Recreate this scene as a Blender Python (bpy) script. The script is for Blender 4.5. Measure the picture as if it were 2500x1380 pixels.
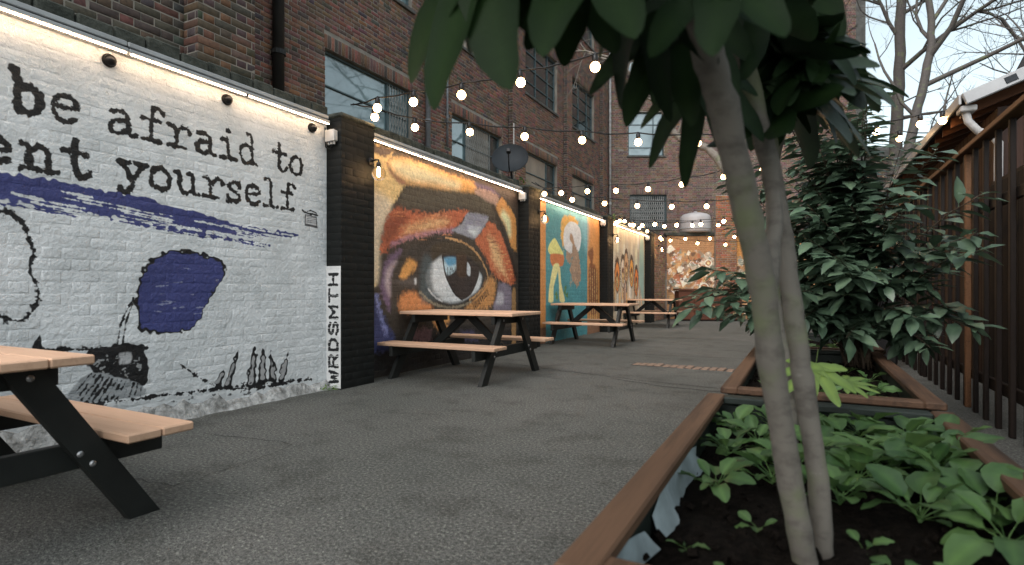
import bpy, math, random
import numpy as np
from mathutils import Vector, Matrix, Euler, noise as mnoise

sc = bpy.context.scene
for o in list(bpy.data.objects):
    bpy.data.objects.remove(o)

# ------------------------------------------------------------------ camera
TH = math.atan(705 / 1360.0)
SN, CS = math.sin(TH), math.cos(TH)
FWD = Vector((-SN, CS, 0.0))
RGT = Vector((CS, SN, 0.0))
UP = Vector((0, 0, 1))
cd = bpy.data.cameras.new('camera')
cam = bpy.data.objects.new('camera', cd)
sc.collection.objects.link(cam)
cam.location = (0, 0, 1.0)
cam.rotation_euler = (math.radians(90), 0, TH)
cd.sensor_width = 36.0
cd.lens = 36.0 * 1360 / 2500
cd.shift_y = 19 / 2500
cd.clip_start = 0.05
cd.clip_end = 1500
cd.dof.use_dof = True
cd.dof.focus_distance = 5.6
cd.dof.aperture_fstop = 2.6
sc.camera = cam

# ------------------------------------------------------------------ sky, sun, exposure
SUN_EL, SUN_AZ = math.radians(48), math.radians(192)     # sun behind the camera, spread wide by even cloud
world = bpy.data.worlds.new('World')
sc.world = world
world.use_nodes = True
wn, wl = world.node_tree.nodes, world.node_tree.links
bg = wn['Background']
sky = wn.new('ShaderNodeTexSky')
sky.sky_type = 'NISHITA'
sky.sun_disc = False
sky.sun_elevation = SUN_EL
sky.sun_rotation = SUN_AZ
sky.air_density = 1.0
sky.dust_density = 4.0
sky.ozone_density = 1.5
hs = wn.new('ShaderNodeHueSaturation')
hs.inputs['Saturation'].default_value = 0.43
hs.inputs['Hue'].default_value = 0.455
wl.new(sky.outputs[0], hs.inputs['Color'])
wl.new(hs.outputs[0], bg.inputs['Color'])
bg.inputs['Strength'].default_value = 0.15
sl = bpy.data.lights.new('sun', 'SUN')
sl.energy = 0.6
sl.angle = math.radians(100)
sl.color = (0.93, 1.0, 1.0)
sun = bpy.data.objects.new('sun', sl)
sc.collection.objects.link(sun)
sd = Vector((math.sin(SUN_AZ) * math.cos(SUN_EL), math.cos(SUN_AZ) * math.cos(SUN_EL), math.sin(SUN_EL)))
sun.rotation_euler = (-sd).to_track_quat('-Z', 'Y').to_euler()
sun.location = (0, -5, 12)
sc.view_settings.view_transform = 'Standard'
sc.view_settings.look = 'None'
sc.view_settings.exposure = 1.05
sc.view_settings.gamma = 1.0
sc.render.engine = 'CYCLES'
sc.cycles.use_denoising = True
sc.cycles.max_bounces = 6
sc.cycles.diffuse_bounces = 3
sc.cycles.glossy_bounces = 3
sc.cycles.transmission_bounces = 6
sc.cycles.transparent_max_bounces = 8
sc.cycles.sample_clamp_indirect = 4.0
sc.cycles.use_light_tree = True

COL = sc.collection
rng = random.Random(7)
nrng = np.random.default_rng(7)

# ------------------------------------------------------------------ helpers
def tag(o, label=None, cat=None, group=None, kind=None):
    if label: o['label'] = label
    if cat: o['category'] = cat
    if group: o['group'] = group
    if kind: o['kind'] = kind
    return o

def empty(name, loc, label=None, cat=None, group=None, rz=0.0):
    o = bpy.data.objects.new(name, None)
    o.empty_display_size = 0.1
    COL.objects.link(o)
    o.location = loc
    o.rotation_euler = (0, 0, rz)
    return tag(o, label, cat, group)

def rootloc(o):
    p = Vector((0, 0, 0))
    while o is not None:
        p += o.location
        o = o.parent
    return p

def kids(o):
    return [c for c in bpy.data.objects if c.parent == o]

def copy_tree(o, parent=None):
    c = o.copy()
    COL.objects.link(c)
    c.parent = parent
    for ch in list(o.children):
        copy_tree(ch, c)
    return c

def mesh_obj(name, me, parent=None, loc=(0, 0, 0), rot=None):
    o = bpy.data.objects.new(name, me)
    COL.objects.link(o)
    o.parent = parent
    o.location = loc
    if rot is not None:
        o.rotation_euler = rot
    return o

class MB:
    def __init__(s):
        s.v = []; s.f = []; s.c = []
    def add(s, vs, fs, col=None):
        b = len(s.v)
        s.v += [tuple(v) for v in vs]
        s.f += [tuple(i + b for i in f) for f in fs]
        s.c += [col if col else (1, 1, 1)] * len(vs)
        return s
    def box(s, lo, hi, M=None, ch=0.0, col=None):
        lo = list(lo); hi = list(hi)
        for i in range(3):
            if lo[i] > hi[i]: lo[i], hi[i] = hi[i], lo[i]
        if ch <= 0:
            vs = [Vector((x, y, z)) for x in (lo[0], hi[0]) for y in (lo[1], hi[1]) for z in (lo[2], hi[2])]
            fs = [(0, 1, 3, 2), (4, 6, 7, 5), (0, 4, 5, 1), (2, 3, 7, 6), (0, 2, 6, 4), (1, 5, 7, 3)]
        else:
            c = min(ch, 0.45 * min(hi[i] - lo[i] for i in range(3)))
            vs = []; idx = {}
            for ix in (0, 1):
                for iy in (0, 1):
                    for iz in (0, 1):
                        P = [(lo, hi)[ix][0], (lo, hi)[iy][1], (lo, hi)[iz][2]]
                        sg = [1 if ix == 0 else -1, 1 if iy == 0 else -1, 1 if iz == 0 else -1]
                        for a in range(3):
                            q = [P[k] + (0 if k == a else sg[k] * c) for k in range(3)]
                            idx[(ix, iy, iz, a)] = len(vs)
                            vs.append(Vector(q))
            I = lambda *k: idx[k]
            fs = [tuple(I(0, y, z, 0) for y, z in ((0, 0), (0, 1), (1, 1), (1, 0))),
                  tuple(I(1, y, z, 0) for y, z in ((0, 0), (1, 0), (1, 1), (0, 1))),
                  tuple(I(x, 0, z, 1) for x, z in ((0, 0), (1, 0), (1, 1), (0, 1))),
                  tuple(I(x, 1, z, 1) for x, z in ((0, 0), (0, 1), (1, 1), (1, 0))),
                  tuple(I(x, y, 0, 2) for x, y in ((0, 0), (0, 1), (1, 1), (1, 0))),
                  tuple(I(x, y, 1, 2) for x, y in ((0, 0), (1, 0), (1, 1), (0, 1)))]
            for a, b in ((0, 1), (0, 2), (1, 2)):
                k = 3 - a - b
                for p in (0, 1):
                    for q in (0, 1):
                        def key(t, ax):
                            kk = [0, 0, 0]; kk[a] = p; kk[b] = q; kk[k] = t
                            return I(kk[0], kk[1], kk[2], ax)
                        fs.append((key(0, a), key(1, a), key(1, b), key(0, b)))
            for x in (0, 1):
                for y in (0, 1):
                    for z in (0, 1):
                        fs.append((I(x, y, z, 0), I(x, y, z, 1), I(x, y, z, 2)))
        if M is not None:
            vs = [M @ v for v in vs]
        return s.add(vs, fs, col)
    def tube(s, pts, rad, n=8, cap=True, col=None):
        pts = [Vector(p) for p in pts]
        if not hasattr(rad, '__len__'): rad = [rad] * len(pts)
        vs = []; fs = []
        prev = None
        for i, p in enumerate(pts):
            t = (pts[min(i + 1, len(pts) - 1)] - pts[max(i - 1, 0)])
            if t.length < 1e-9: t = Vector((0, 0, 1))
            t.normalize()
            if prev is None:
                a = t.cross(Vector((0, 0, 1)))
                if a.length < 1e-3: a = t.cross(Vector((1, 0, 0)))
            else:
                a = prev - t * prev.dot(t)
                if a.length < 1e-4: a = t.cross(Vector((1, 0.3, 0)))
            a.normalize(); prev = a
            b = t.cross(a)
            for k in range(n):
                an = 2 * math.pi * k / n
                vs.append(p + (a * math.cos(an) + b * math.sin(an)) * rad[i])
        for i in range(len(pts) - 1):
            for k in range(n):
                k2 = (k + 1) % n
                fs.append((i * n + k, i * n + k2, (i + 1) * n + k2, (i + 1) * n + k))
        if cap:
            fs.append(tuple(range(n - 1, -1, -1)))
            fs.append(tuple((len(pts) - 1) * n + k for k in range(n)))
        return s.add(vs, fs, col)
    def lathe(s, prof, n=16, M=None, col=None):
        vs = []; fs = []
        for r, z in prof:
            for k in range(n):
                an = 2 * math.pi * k / n
                v = Vector((r * math.cos(an), r * math.sin(an), z))
                vs.append(M @ v if M is not None else v)
        for i in range(len(prof) - 1):
            for k in range(n):
                k2 = (k + 1) % n
                fs.append((i * n + k, i * n + k2, (i + 1) * n + k2, (i + 1) * n + k))
        fs.append(tuple(range(n - 1, -1, -1)))
        fs.append(tuple((len(prof) - 1) * n + k for k in range(n)))
        return s.add(vs, fs, col)
    def mesh(s, name, mat, off=Vector((0, 0, 0)), smooth=False, attr=False):
        me = bpy.data.meshes.new(name)
        me.from_pydata([(v[0] - off[0], v[1] - off[1], v[2] - off[2]) for v in s.v], [], s.f)
        if attr:
            a = me.color_attributes.new('bc', 'FLOAT_COLOR', 'POINT')
            buf = np.ones((len(s.v), 4), np.float32)
            buf[:, :3] = np.array(s.c, np.float32)
            a.data.foreach_set('color', buf.ravel())
        if smooth:
            me.polygons.foreach_set('use_smooth', [True] * len(me.polygons))
        me.materials.append(mat)
        me.update()
        return me
    def build(s, name, mat, parent=None, smooth=False, attr=False):
        off = rootloc(parent) if parent is not None else Vector((0, 0, 0))
        return mesh_obj(name, s.mesh(name, mat, off, smooth, attr), parent)

def bx(name, lo, hi, mat, parent, ch=0.004, M=None):
    return MB().box(lo, hi, M, ch).build(name, mat, parent)

def frame_matrix(loc, xdir, zhint):
    x = Vector(xdir).normalized()
    z = Vector(zhint) - x * Vector(zhint).dot(x)
    if z.length < 1e-4: z = Vector((0, 0.3, 1))
    z.normalize()
    y = z.cross(x)
    M = Matrix((x, y, z)).transposed().to_4x4()
    M.translation = Vector(loc)
    return M

# ------------------------------------------------------------------ materials
def newmat(name):
    m = bpy.data.materials.new(name)
    m.use_nodes = True
    nt = m.node_tree
    return m, nt.nodes, nt.links, nt.nodes['Principled BSDF']

def s2l(c):
    c = c / 255.0
    return c / 12.92 if c <= 0.04045 else ((c + 0.055) / 1.055) ** 2.4

def pc(r, g, b, k=0.5):
    return tuple(min(0.85, s2l(v) / k) for v in (r, g, b))

def ramp(N, stops):
    r = N.new('ShaderNodeValToRGB')
    e = r.color_ramp.elements
    e[0].position, e[0].color = stops[0][0], (*stops[0][1], 1)
    e[1].position, e[1].color = stops[-1][0], (*stops[-1][1], 1)
    for p, c in stops[1:-1]:
        x = e.new(p); x.color = (*c, 1)
    return r

def noise_tex(N, L, vec, scale, detail=4, rough=0.55):
    n = N.new('ShaderNodeTexNoise')
    n.inputs['Scale'].default_value = scale
    n.inputs['Detail'].default_value = detail
    n.inputs['Roughness'].default_value = rough
    if vec is not None: L.new(vec, n.inputs['Vector'])
    return n

def mixc(N, L, fac, a, b, mode='MIX'):
    m = N.new('ShaderNodeMix')
    m.data_type = 'RGBA'; m.blend_type = mode
    for sock, val in ((m.inputs[0], fac), (m.inputs[6], a), (m.inputs[7], b)):
        if isinstance(val, (int, float)): sock.default_value = val
        elif isinstance(val, tuple): sock.default_value = (*val, 1)
        else: L.new(val, sock)
    return m.outputs[2]

def bump(N, L, bsdf, hgt, strength=0.3, dist=0.01):
    b = N.new('ShaderNodeBump')
    b.inputs['Strength'].default_value = strength
    b.inputs['Distance'].default_value = dist
    L.new(hgt, b.inputs['Height'])
    L.new(b.outputs[0], bsdf.inputs['Normal'])

def plain(name, c1, c2=None, scale=8, rough=0.6, bumps=0.15, bscale=60, metal=0.0, dist=0.004, coord='Position', spec=0.3):
    m, N, L, B = newmat(name)
    if coord == 'Position':
        g = N.new('ShaderNodeNewGeometry'); vec = g.outputs['Position']
    else:
        g = N.new('ShaderNodeTexCoord'); vec = g.outputs['Object']
    c2 = c2 or tuple(v * 0.7 for v in c1)
    n = noise_tex(N, L, vec, scale, 5)
    r = ramp(N, [(0.3, c2), (0.7, c1)])
    L.new(n.outputs['Fac'], r.inputs[0])
    L.new(r.outputs[0], B.inputs['Base Color'])
    B.inputs['Roughness'].default_value = rough
    B.inputs['Metallic'].default_value = metal
    B.inputs['Specular IOR Level'].default_value = spec
    if bumps:
        n2 = noise_tex(N, L, vec, bscale, 4)
        bump(N, L, B, n2.outputs['Fac'], bumps, dist)
    return m

def wood(name, ca, cb, axis='X', rough=0.65, bumps=0.25, ring=28.0):
    m, N, L, B = newmat(name)
    tc = N.new('ShaderNodeTexCoord')
    oi = N.new('ShaderNodeObjectInfo')
    mp = N.new('ShaderNodeMapping')
    sc_ = {'X': (0.06, 1, 1), 'Y': (1, 0.06, 1), 'Z': (1, 1, 0.06)}[axis]
    mp.inputs['Scale'].default_value = sc_
    ad = N.new('ShaderNodeVectorMath'); ad.operation = 'ADD'
    sm = N.new('ShaderNodeVectorMath'); sm.operation = 'SCALE'
    cx = N.new('ShaderNodeCombineXYZ')
    for i in range(3): L.new(oi.outputs['Random'], cx.inputs[i])
    L.new(cx.outputs[0], sm.inputs[0]); sm.inputs['Scale'].default_value = 37.0
    L.new(tc.outputs['Object'], ad.inputs[0]); L.new(sm.outputs[0], ad.inputs[1])
    L.new(ad.outputs[0], mp.inputs['Vector'])
    n = noise_tex(N, L, mp.outputs[0], ring, 6, 0.65)
    n0 = noise_tex(N, L, mp.outputs[0], ring * 5, 3, 0.6)
    r = ramp(N, [(0.32, cb), (0.5, ca), (0.72, tuple(0.5 * (x + y) for x, y in zip(ca, cb)))])
    L.new(n.outputs['Fac'], r.inputs[0])
    mu = N.new('ShaderNodeMapRange'); mu.inputs[3].default_value = 0.8; mu.inputs[4].default_value = 1.12
    L.new(oi.outputs['Random'], mu.inputs[0])
    v = N.new('ShaderNodeHueSaturation')
    L.new(r.outputs[0], v.inputs['Color']); L.new(mu.outputs[0], v.inputs['Value'])
    L.new(v.outputs[0], B.inputs['Base Color'])
    B.inputs['Roughness'].default_value = rough
    B.inputs['Specular IOR Level'].default_value = 0.2
    bump(N, L, B, n0.outputs['Fac'], bumps, 0.003)
    return m

def emit(name, col, strength):
    m, N, L, B = newmat(name)
    B.inputs['Base Color'].default_value = (*col, 1)
    B.inputs['Emission Color'].default_value = (*col, 1)
    B.inputs['Emission Strength'].default_value = strength
    return m

M = {}
# asphalt
m, N, L, B = newmat('asphalt')
g = N.new('ShaderNodeNewGeometry'); P = g.outputs['Position']
n1 = noise_tex(N, L, P, 0.55, 6, 0.6)
n2 = noise_tex(N, L, P, 60, 4, 0.8)
vo = N.new('ShaderNodeTexVoronoi'); vo.inputs['Scale'].default_value = 130; L.new(P, vo.inputs['Vector'])
r1 = ramp(N, [(0.3, (0.060, 0.065, 0.059)), (0.5, (0.078, 0.081, 0.074)), (0.72, (0.10, 0.10, 0.092))])
L.new(n1.outputs['Fac'], r1.inputs[0])
r2 = ramp(N, [(0.36, (0.3, 0.3, 0.3)), (0.46, (0.75, 0.75, 0.75)), (0.54, (1.15, 1.15, 1.15)), (0.60, (1.7, 1.7, 1.65)), (0.68, (3.4, 3.4, 3.3))])
L.new(n2.outputs['Fac'], r2.inputs[0])
c = mixc(N, L, 1.0, r1.outputs[0], r2.outputs[0], 'MULTIPLY')
n3 = noise_tex(N, L, P, 2.6, 5, 0.7)
r3 = ramp(N, [(0.36, (0.62, 0.62, 0.6)), (0.5, (1, 1, 1))])
L.new(n3.outputs['Fac'], r3.inputs[0])
c = mixc(N, L, 0.8, c, r3.outputs[0], 'MULTIPLY')
L.new(c, B.inputs['Base Color'])
B.inputs['Roughness'].default_value = 0.82
B.inputs['Specular IOR Level'].default_value = 0.35
ma = N.new('ShaderNodeMath'); ma.operation = 'ADD'
L.new(n2.outputs['Fac'], ma.inputs[0]); L.new(vo.outputs['Distance'], ma.inputs[1])
bump(N, L, B, ma.outputs[0], 0.75, 0.006)
M['asphalt'] = m

# bare brick: colour of each brick comes from its own attribute
def brick_mat(name, gain=1.0, soot=(0.02, 0.022, 0.02)):
    m, N, L, B = newmat(name)
    at = N.new('ShaderNodeAttribute'); at.attribute_name = 'bc'
    g = N.new('ShaderNodeNewGeometry'); P = g.outputs['Position']
    n = noise_tex(N, L, P, 26, 5, 0.6)
    r = ramp(N, [(0.25, (0.6, 0.6, 0.62)), (0.55, (1, 1, 1)), (0.8, (1.3, 1.25, 1.2))])
    L.new(n.outputs['Fac'], r.inputs[0])
    c = mixc(N, L, 1.0, at.outputs['Color'], r.outputs[0], 'MULTIPLY')
    n2 = noise_tex(N, L, P, 0.9, 6, 0.65)
    r2 = ramp(N, [(0.45, (0, 0, 0)), (0.8, (0.55, 0.55, 0.55))])
    L.new(n2.outputs['Fac'], r2.inputs[0])
    c = mixc(N, L, r2.outputs[0], c, soot)
    L.new(c, B.inputs['Base Color'])
    B.inputs['Roughness'].default_value = 0.85
    B.inputs['Specular IOR Level'].default_value = 0.3
    n3 = noise_tex(N, L, P, 110, 4, 0.6)
    bump(N, L, B, n3.outputs['Fac'], 0.4, 0.004)
    return m
M['brick'] = brick_mat('brick')
M['mortar'] = plain('mortar', (0.29, 0.265, 0.225), (0.17, 0.155, 0.135), 3, 0.95, 0.4, 90)
M['black_paint'] = plain('black_paint', (0.0105, 0.0118, 0.0108), (0.0075, 0.0085, 0.008), 5, 0.7, 0.15, 45, spec=.2)
M['coping'] = plain('mossy_coping', (0.07, 0.075, 0.062), (0.02, 0.024, 0.019), 9, 0.9, 0.8, 30, dist=0.02)
M['alu'] = plain('aluminium_channel', (0.42, 0.43, 0.43), (0.3, 0.31, 0.31), 5, 0.45, 0.05, 80, metal=0.35)
M['led'] = emit('led_diffuser', (1.0, 0.71, 0.48), 18.5)
M['bulb'] = emit('bulb_glow', (1.0, 0.60, 0.27), 15.0)
M['bulb_far'] = emit('bulb_glow_warm', (1.0, 0.58, 0.25), 34.0)
M['filament'] = emit('filament_glow', (1.0, 0.6, 0.28), 60.0)
M['black_plastic'] = plain('black_plastic', (0.012, 0.012, 0.012), (0.008, 0.008, 0.008), 20, 0.4, 0.05)
M['white_plastic'] = plain('white_plastic', (0.55, 0.54, 0.52), (0.42, 0.41, 0.39), 12, 0.45, 0.05)
M['grey_metal'] = plain('grey_metal', (0.022, 0.028, 0.033), (0.014, 0.018, 0.021), 6, 0.6, 0.05, metal=0.3)
M['pipe'] = plain('painted_pipe', (0.20, 0.22, 0.235), (0.13, 0.14, 0.15), 6, 0.5, 0.1)
M['pipe_white'] = plain('flaking_white_pipe', (0.5, 0.5, 0.49), (0.22, 0.22, 0.21), 7, 0.6, 0.2)
M['pipe_dark'] = plain('dark_pipe', (0.02, 0.021, 0.02), None, 6, 0.5, 0.1)
M['win_frame'] = plain('window_frame_paint', (0.075, 0.115, 0.125), (0.045, 0.07, 0.075), 6, 0.5, 0.1)
M['stone_sill'] = plain('stone_sill', (0.12, 0.12, 0.11), (0.06, 0.06, 0.055), 5, 0.85, 0.3)
M['grille'] = plain('grille_paint', (0.33, 0.34, 0.32), (0.2, 0.2, 0.19), 6, 0.5, 0.05)
M['table_wood'] = wood('stained_pine', (0.54, 0.35, 0.235), (0.45, 0.28, 0.185), 'X', 0.6, 0.15)
M['table_black'] = plain('black_timber_paint', (0.016, 0.018, 0.016), (0.011, 0.012, 0.011), 8, 0.55, 0.25, 70, coord='Object')
M['bolt'] = plain('galvanised_bolt', (0.45, 0.45, 0.45), (0.3, 0.3, 0.3), 20, 0.35, 0.05, metal=0.8, coord='Object')
M['rim_wood'] = wood('weathered_rim_board', (0.115, 0.066, 0.040), (0.042, 0.027, 0.019), 'Y', 0.7, 0.35, 14)
M['planter_green'] = plain('dark_green_board', (0.018, 0.027, 0.022), (0.010, 0.015, 0.012), 7, 0.6, 0.3, 50)
M['liner'] = plain('plastic_liner', (0.42, 0.5, 0.52), (0.25, 0.3, 0.31), 12, 0.35, 0.3, 25)
M['soil'] = plain('potting_soil', (0.012, 0.0095, 0.0075), (0.004, 0.0033, 0.0028), 40, 1.0, 1.0, 55, dist=0.02, spec=.05)
M['fence_dark'] = wood('dark_fence_timber', (0.0125, 0.0082, 0.006), (0.006, 0.0045, 0.0036), 'Z', 0.6, 0.3)
M['screen'] = wood('screen_boards', (0.009, 0.0065, 0.0055), (0.005, 0.004, 0.0035), 'Z', 0.7, 0.3)
M['fence_rail'] = wood('lit_rail_timber', (0.15, 0.075, 0.037), (0.08, 0.04, 0.02), 'Y', 0.6, 0.3)  # brighter brown than the slats, light on rail and post put into the colour
M['shed_board'] = wood('shed_cladding', (0.030, 0.0135, 0.008), (0.010, 0.0055, 0.004), 'Z', 0.65, 0.35)
M['rafter'] = wood('rafter_timber', (0.13, 0.055, 0.026), (0.06, 0.026, 0.013), 'X', 0.65, 0.3)
M['roof_felt'] = plain('roof_felt', (0.04, 0.04, 0.04), (0.025, 0.025, 0.025), 6, 0.9, 0.4)
M['white_trim'] = plain('white_trim', (0.36, 0.375, 0.38), (0.27, 0.28, 0.285), 4, 0.45, 0.05)
M['rust'] = plain('rust_brown_panel', (0.115, 0.042, 0.022), (0.07, 0.026, 0.015), 3, 0.7, 0.2)
M['tank'] = plain('tank_enamel', (0.42, 0.41, 0.41), (0.34, 0.33, 0.33), 3, 0.4, 0.05)
M['sett'] = plain('worn_sett', (0.24, 0.17, 0.125), (0.13, 0.09, 0.066), 20, 0.85, 0.5, 60)
M['seam'] = plain('tar_seam', (0.03, 0.03, 0.028), (0.05, 0.05, 0.046), 20, 0.9, 0.4)
M['cable'] = plain('black_cable', (0.01, 0.01, 0.01), None, 20, 0.5, 0)

def glassmat(name, col, rough=0.04, ior=1.9):
    m, N, L, B = newmat(name)
    g = N.new('ShaderNodeNewGeometry')
    n = noise_tex(N, L, g.outputs['Position'], 1.3, 3)
    r = ramp(N, [(0.35, tuple(v * 0.7 for v in col)), (0.65, col)])
    L.new(n.outputs['Fac'], r.inputs[0]); L.new(r.outputs[0], B.inputs['Base Color'])
    B.inputs['Roughness'].default_value = rough
    B.inputs['IOR'].default_value = ior
    n2 = noise_tex(N, L, g.outputs['Position'], 2.0, 2)
    bump(N, L, B, n2.outputs['Fac'], 0.05, 0.02)
    return m
M['pane_sky'] = glassmat('sky_tinted_pane', (0.17, 0.26, 0.28), 0.03, 2.4)  # pale cyan base colour stands in for reflected sky
M['pane_dark'] = glassmat('dark_pane', (0.035, 0.042, 0.042), 0.04, 1.7)
M['pane_blind'] = glassmat('pane_over_blind', (0.3, 0.27, 0.22), 0.06, 1.6)
M['pane_peach'] = glassmat('pane_over_curtain', (0.46, 0.34, 0.24), 0.06, 1.6)
m, N, L, B = newmat('clear_globe_glass')
B.inputs['Base Color'].default_value = (1, 0.95, 0.88, 1)
B.inputs['Roughness'].default_value = 0.02
B.inputs['Transmission Weight'].default_value = 1.0
B.inputs['IOR'].default_value = 1.22
M['globe'] = m

def bark(name, ca, cb, cc):
    m, N, L, B = newmat(name)
    g = N.new('ShaderNodeNewGeometry'); P = g.outputs['Position']
    mp = N.new('ShaderNodeMapping'); mp.inputs['Scale'].default_value = (1, 1, 1.6); L.new(P, mp.inputs['Vector'])
    n = noise_tex(N, L, mp.outputs[0], 16, 6, 0.65)
    r = ramp(N, [(0.3, cb), (0.52, ca), (0.68, ca), (0.8, cc)])
    L.new(n.outputs['Fac'], r.inputs[0])
    n4 = noise_tex(N, L, P, 5, 3, 0.6)
    r4 = ramp(N, [(0.56, (0, 0, 0)), (0.68, (0.55, 0.55, 0.55))])
    L.new(n4.outputs['Fac'], r4.inputs[0])
    c = mixc(N, L, r4.outputs[0], r.outputs[0], (0.12, 0.15, 0.06))
    L.new(c, B.inputs['Base Color'])
    B.inputs['Roughness'].default_value = 0.8
    w = N.new('ShaderNodeTexWave'); w.bands_direction = 'Z'
    w.inputs['Scale'].default_value = 3.1; w.inputs['Distortion'].default_value = 9; w.inputs['Detail'].default_value = 3
    L.new(P, w.inputs['Vector'])
    ma = N.new('ShaderNodeMath'); ma.operation = 'ADD'
    n5 = noise_tex(N, L, P, 70, 5, 0.7)
    L.new(n5.outputs['Fac'], ma.inputs[0]); L.new(w.outputs['Fac'], ma.inputs[1])
    bump(N, L, B, ma.outputs[0], 0.35, 0.003)
    return m
M['bark_pale'] = bark('pale_smooth_bark', (0.13, 0.118, 0.098), (0.066, 0.058, 0.048), (0.2, 0.19, 0.168))
M['bark_dark'] = bark('dark_branch_bark', (0.07, 0.062, 0.055), (0.04, 0.036, 0.032), (0.11, 0.1, 0.09))
M['bark_plane'] = bark('plane_tree_bark', (0.17, 0.15, 0.125), (0.09, 0.08, 0.065), (0.3, 0.28, 0.24))
M['stem'] = plain('shrub_stem', (0.07, 0.05, 0.032), (0.035, 0.026, 0.018), 30, 0.8, 0.3)

def leafmat(name, ca, cb, rough=0.38, trans=0.25, spec=0.35):
    m, N, L, B = newmat(name)
    oi = N.new('ShaderNodeObjectInfo')
    g = N.new('ShaderNodeNewGeometry')
    at = N.new('ShaderNodeAttribute'); at.attribute_name = 'bc'
    n = noise_tex(N, L, g.outputs['Position'], 9, 4)
    ad = N.new('ShaderNodeMath'); ad.operation = 'ADD'
    mu = N.new('ShaderNodeMath'); mu.operation = 'MULTIPLY'; mu.inputs[1].default_value = 0.55
    L.new(oi.outputs['Random'], mu.inputs[0])
    L.new(mu.outputs[0], ad.inputs[0]); L.new(n.outputs['Fac'], ad.inputs[1])
    r = ramp(N, [(0.4, cb), (1.0, ca)])
    L.new(ad.outputs[0], r.inputs[0])
    c = mixc(N, L, 1.0, r.outputs[0], at.outputs['Color'], 'MULTIPLY')
    L.new(c, B.inputs['Base Color'])
    B.inputs['Roughness'].default_value = rough
    B.inputs['Specular IOR Level'].default_value = spec
    n2 = noise_tex(N, L, g.outputs['Position'], 55, 3)
    bump(N, L, B, n2.outputs['Fac'], 0.25, 0.004)
    tr = N.new('ShaderNodeBsdfTranslucent')
    hsv = N.new('ShaderNodeHueSaturation'); hsv.inputs['Value'].default_value = 1.3; hsv.inputs['Hue'].default_value = 0.485
    L.new(c, hsv.inputs['Color']); L.new(hsv.outputs[0], tr.inputs['Color'])
    mx = N.new('ShaderNodeMixShader'); mx.inputs[0].default_value = trans
    L.new(B.outputs[0], mx.inputs[1]); L.new(tr.outputs[0], mx.inputs[2])
    L.new(mx.outputs[0], N['Material Output'].inputs['Surface'])
    return m
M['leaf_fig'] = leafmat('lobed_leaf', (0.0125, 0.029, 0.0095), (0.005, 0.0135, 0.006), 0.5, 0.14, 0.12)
M['leaf_fig_lit'] = leafmat('lobed_leaf_lit', (0.030, 0.056, 0.026), (0.010, 0.023, 0.012), 0.42, 0.14, 0.35)  # paler copy of the lobed leaf, lit upper faces put into the colour
M['leaf_young'] = leafmat('young_lobed_leaf', (0.17, 0.25, 0.06), (0.11, 0.18, 0.045), 0.45, 0.25)
M['leaf_laurel'] = leafmat('laurel_leaf', (0.085, 0.13, 0.088), (0.03, 0.056, 0.038), 0.36, 0.15)
M['leaf_salad'] = leafmat('salad_leaf', (0.082, 0.155, 0.05), (0.027, 0.066, 0.022), 0.45, 0.28)
M['leaf_weed'] = leafmat('weed_leaf', (0.14, 0.22, 0.06), (0.06, 0.11, 0.03), 0.5, 0.3)

# ------------------------------------------------------------------ painted murals: colour fields worked out in wall metres
def vnoise(h, w, cell, seed):
    r = np.random.default_rng(seed)
    gh, gw = int(h / cell) + 3, int(w / cell) + 3
    g = r.random((gh, gw)).astype(np.float32)
    yy = np.arange(h) / cell; xx = np.arange(w) / cell
    y0 = yy.astype(int); x0 = xx.astype(int)
    fy = (yy - y0)[:, None].astype(np.float32); fx = (xx - x0)[None, :].astype(np.float32)
    fy = fy * fy * (3 - 2 * fy); fx = fx * fx * (3 - 2 * fx)
    a = g[y0][:, x0]; b = g[y0][:, x0 + 1]; c = g[y0 + 1][:, x0]; d = g[y0 + 1][:, x0 + 1]
    return (a * (1 - fx) + b * fx) * (1 - fy) + (c * (1 - fx) + d * fx) * fy

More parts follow.
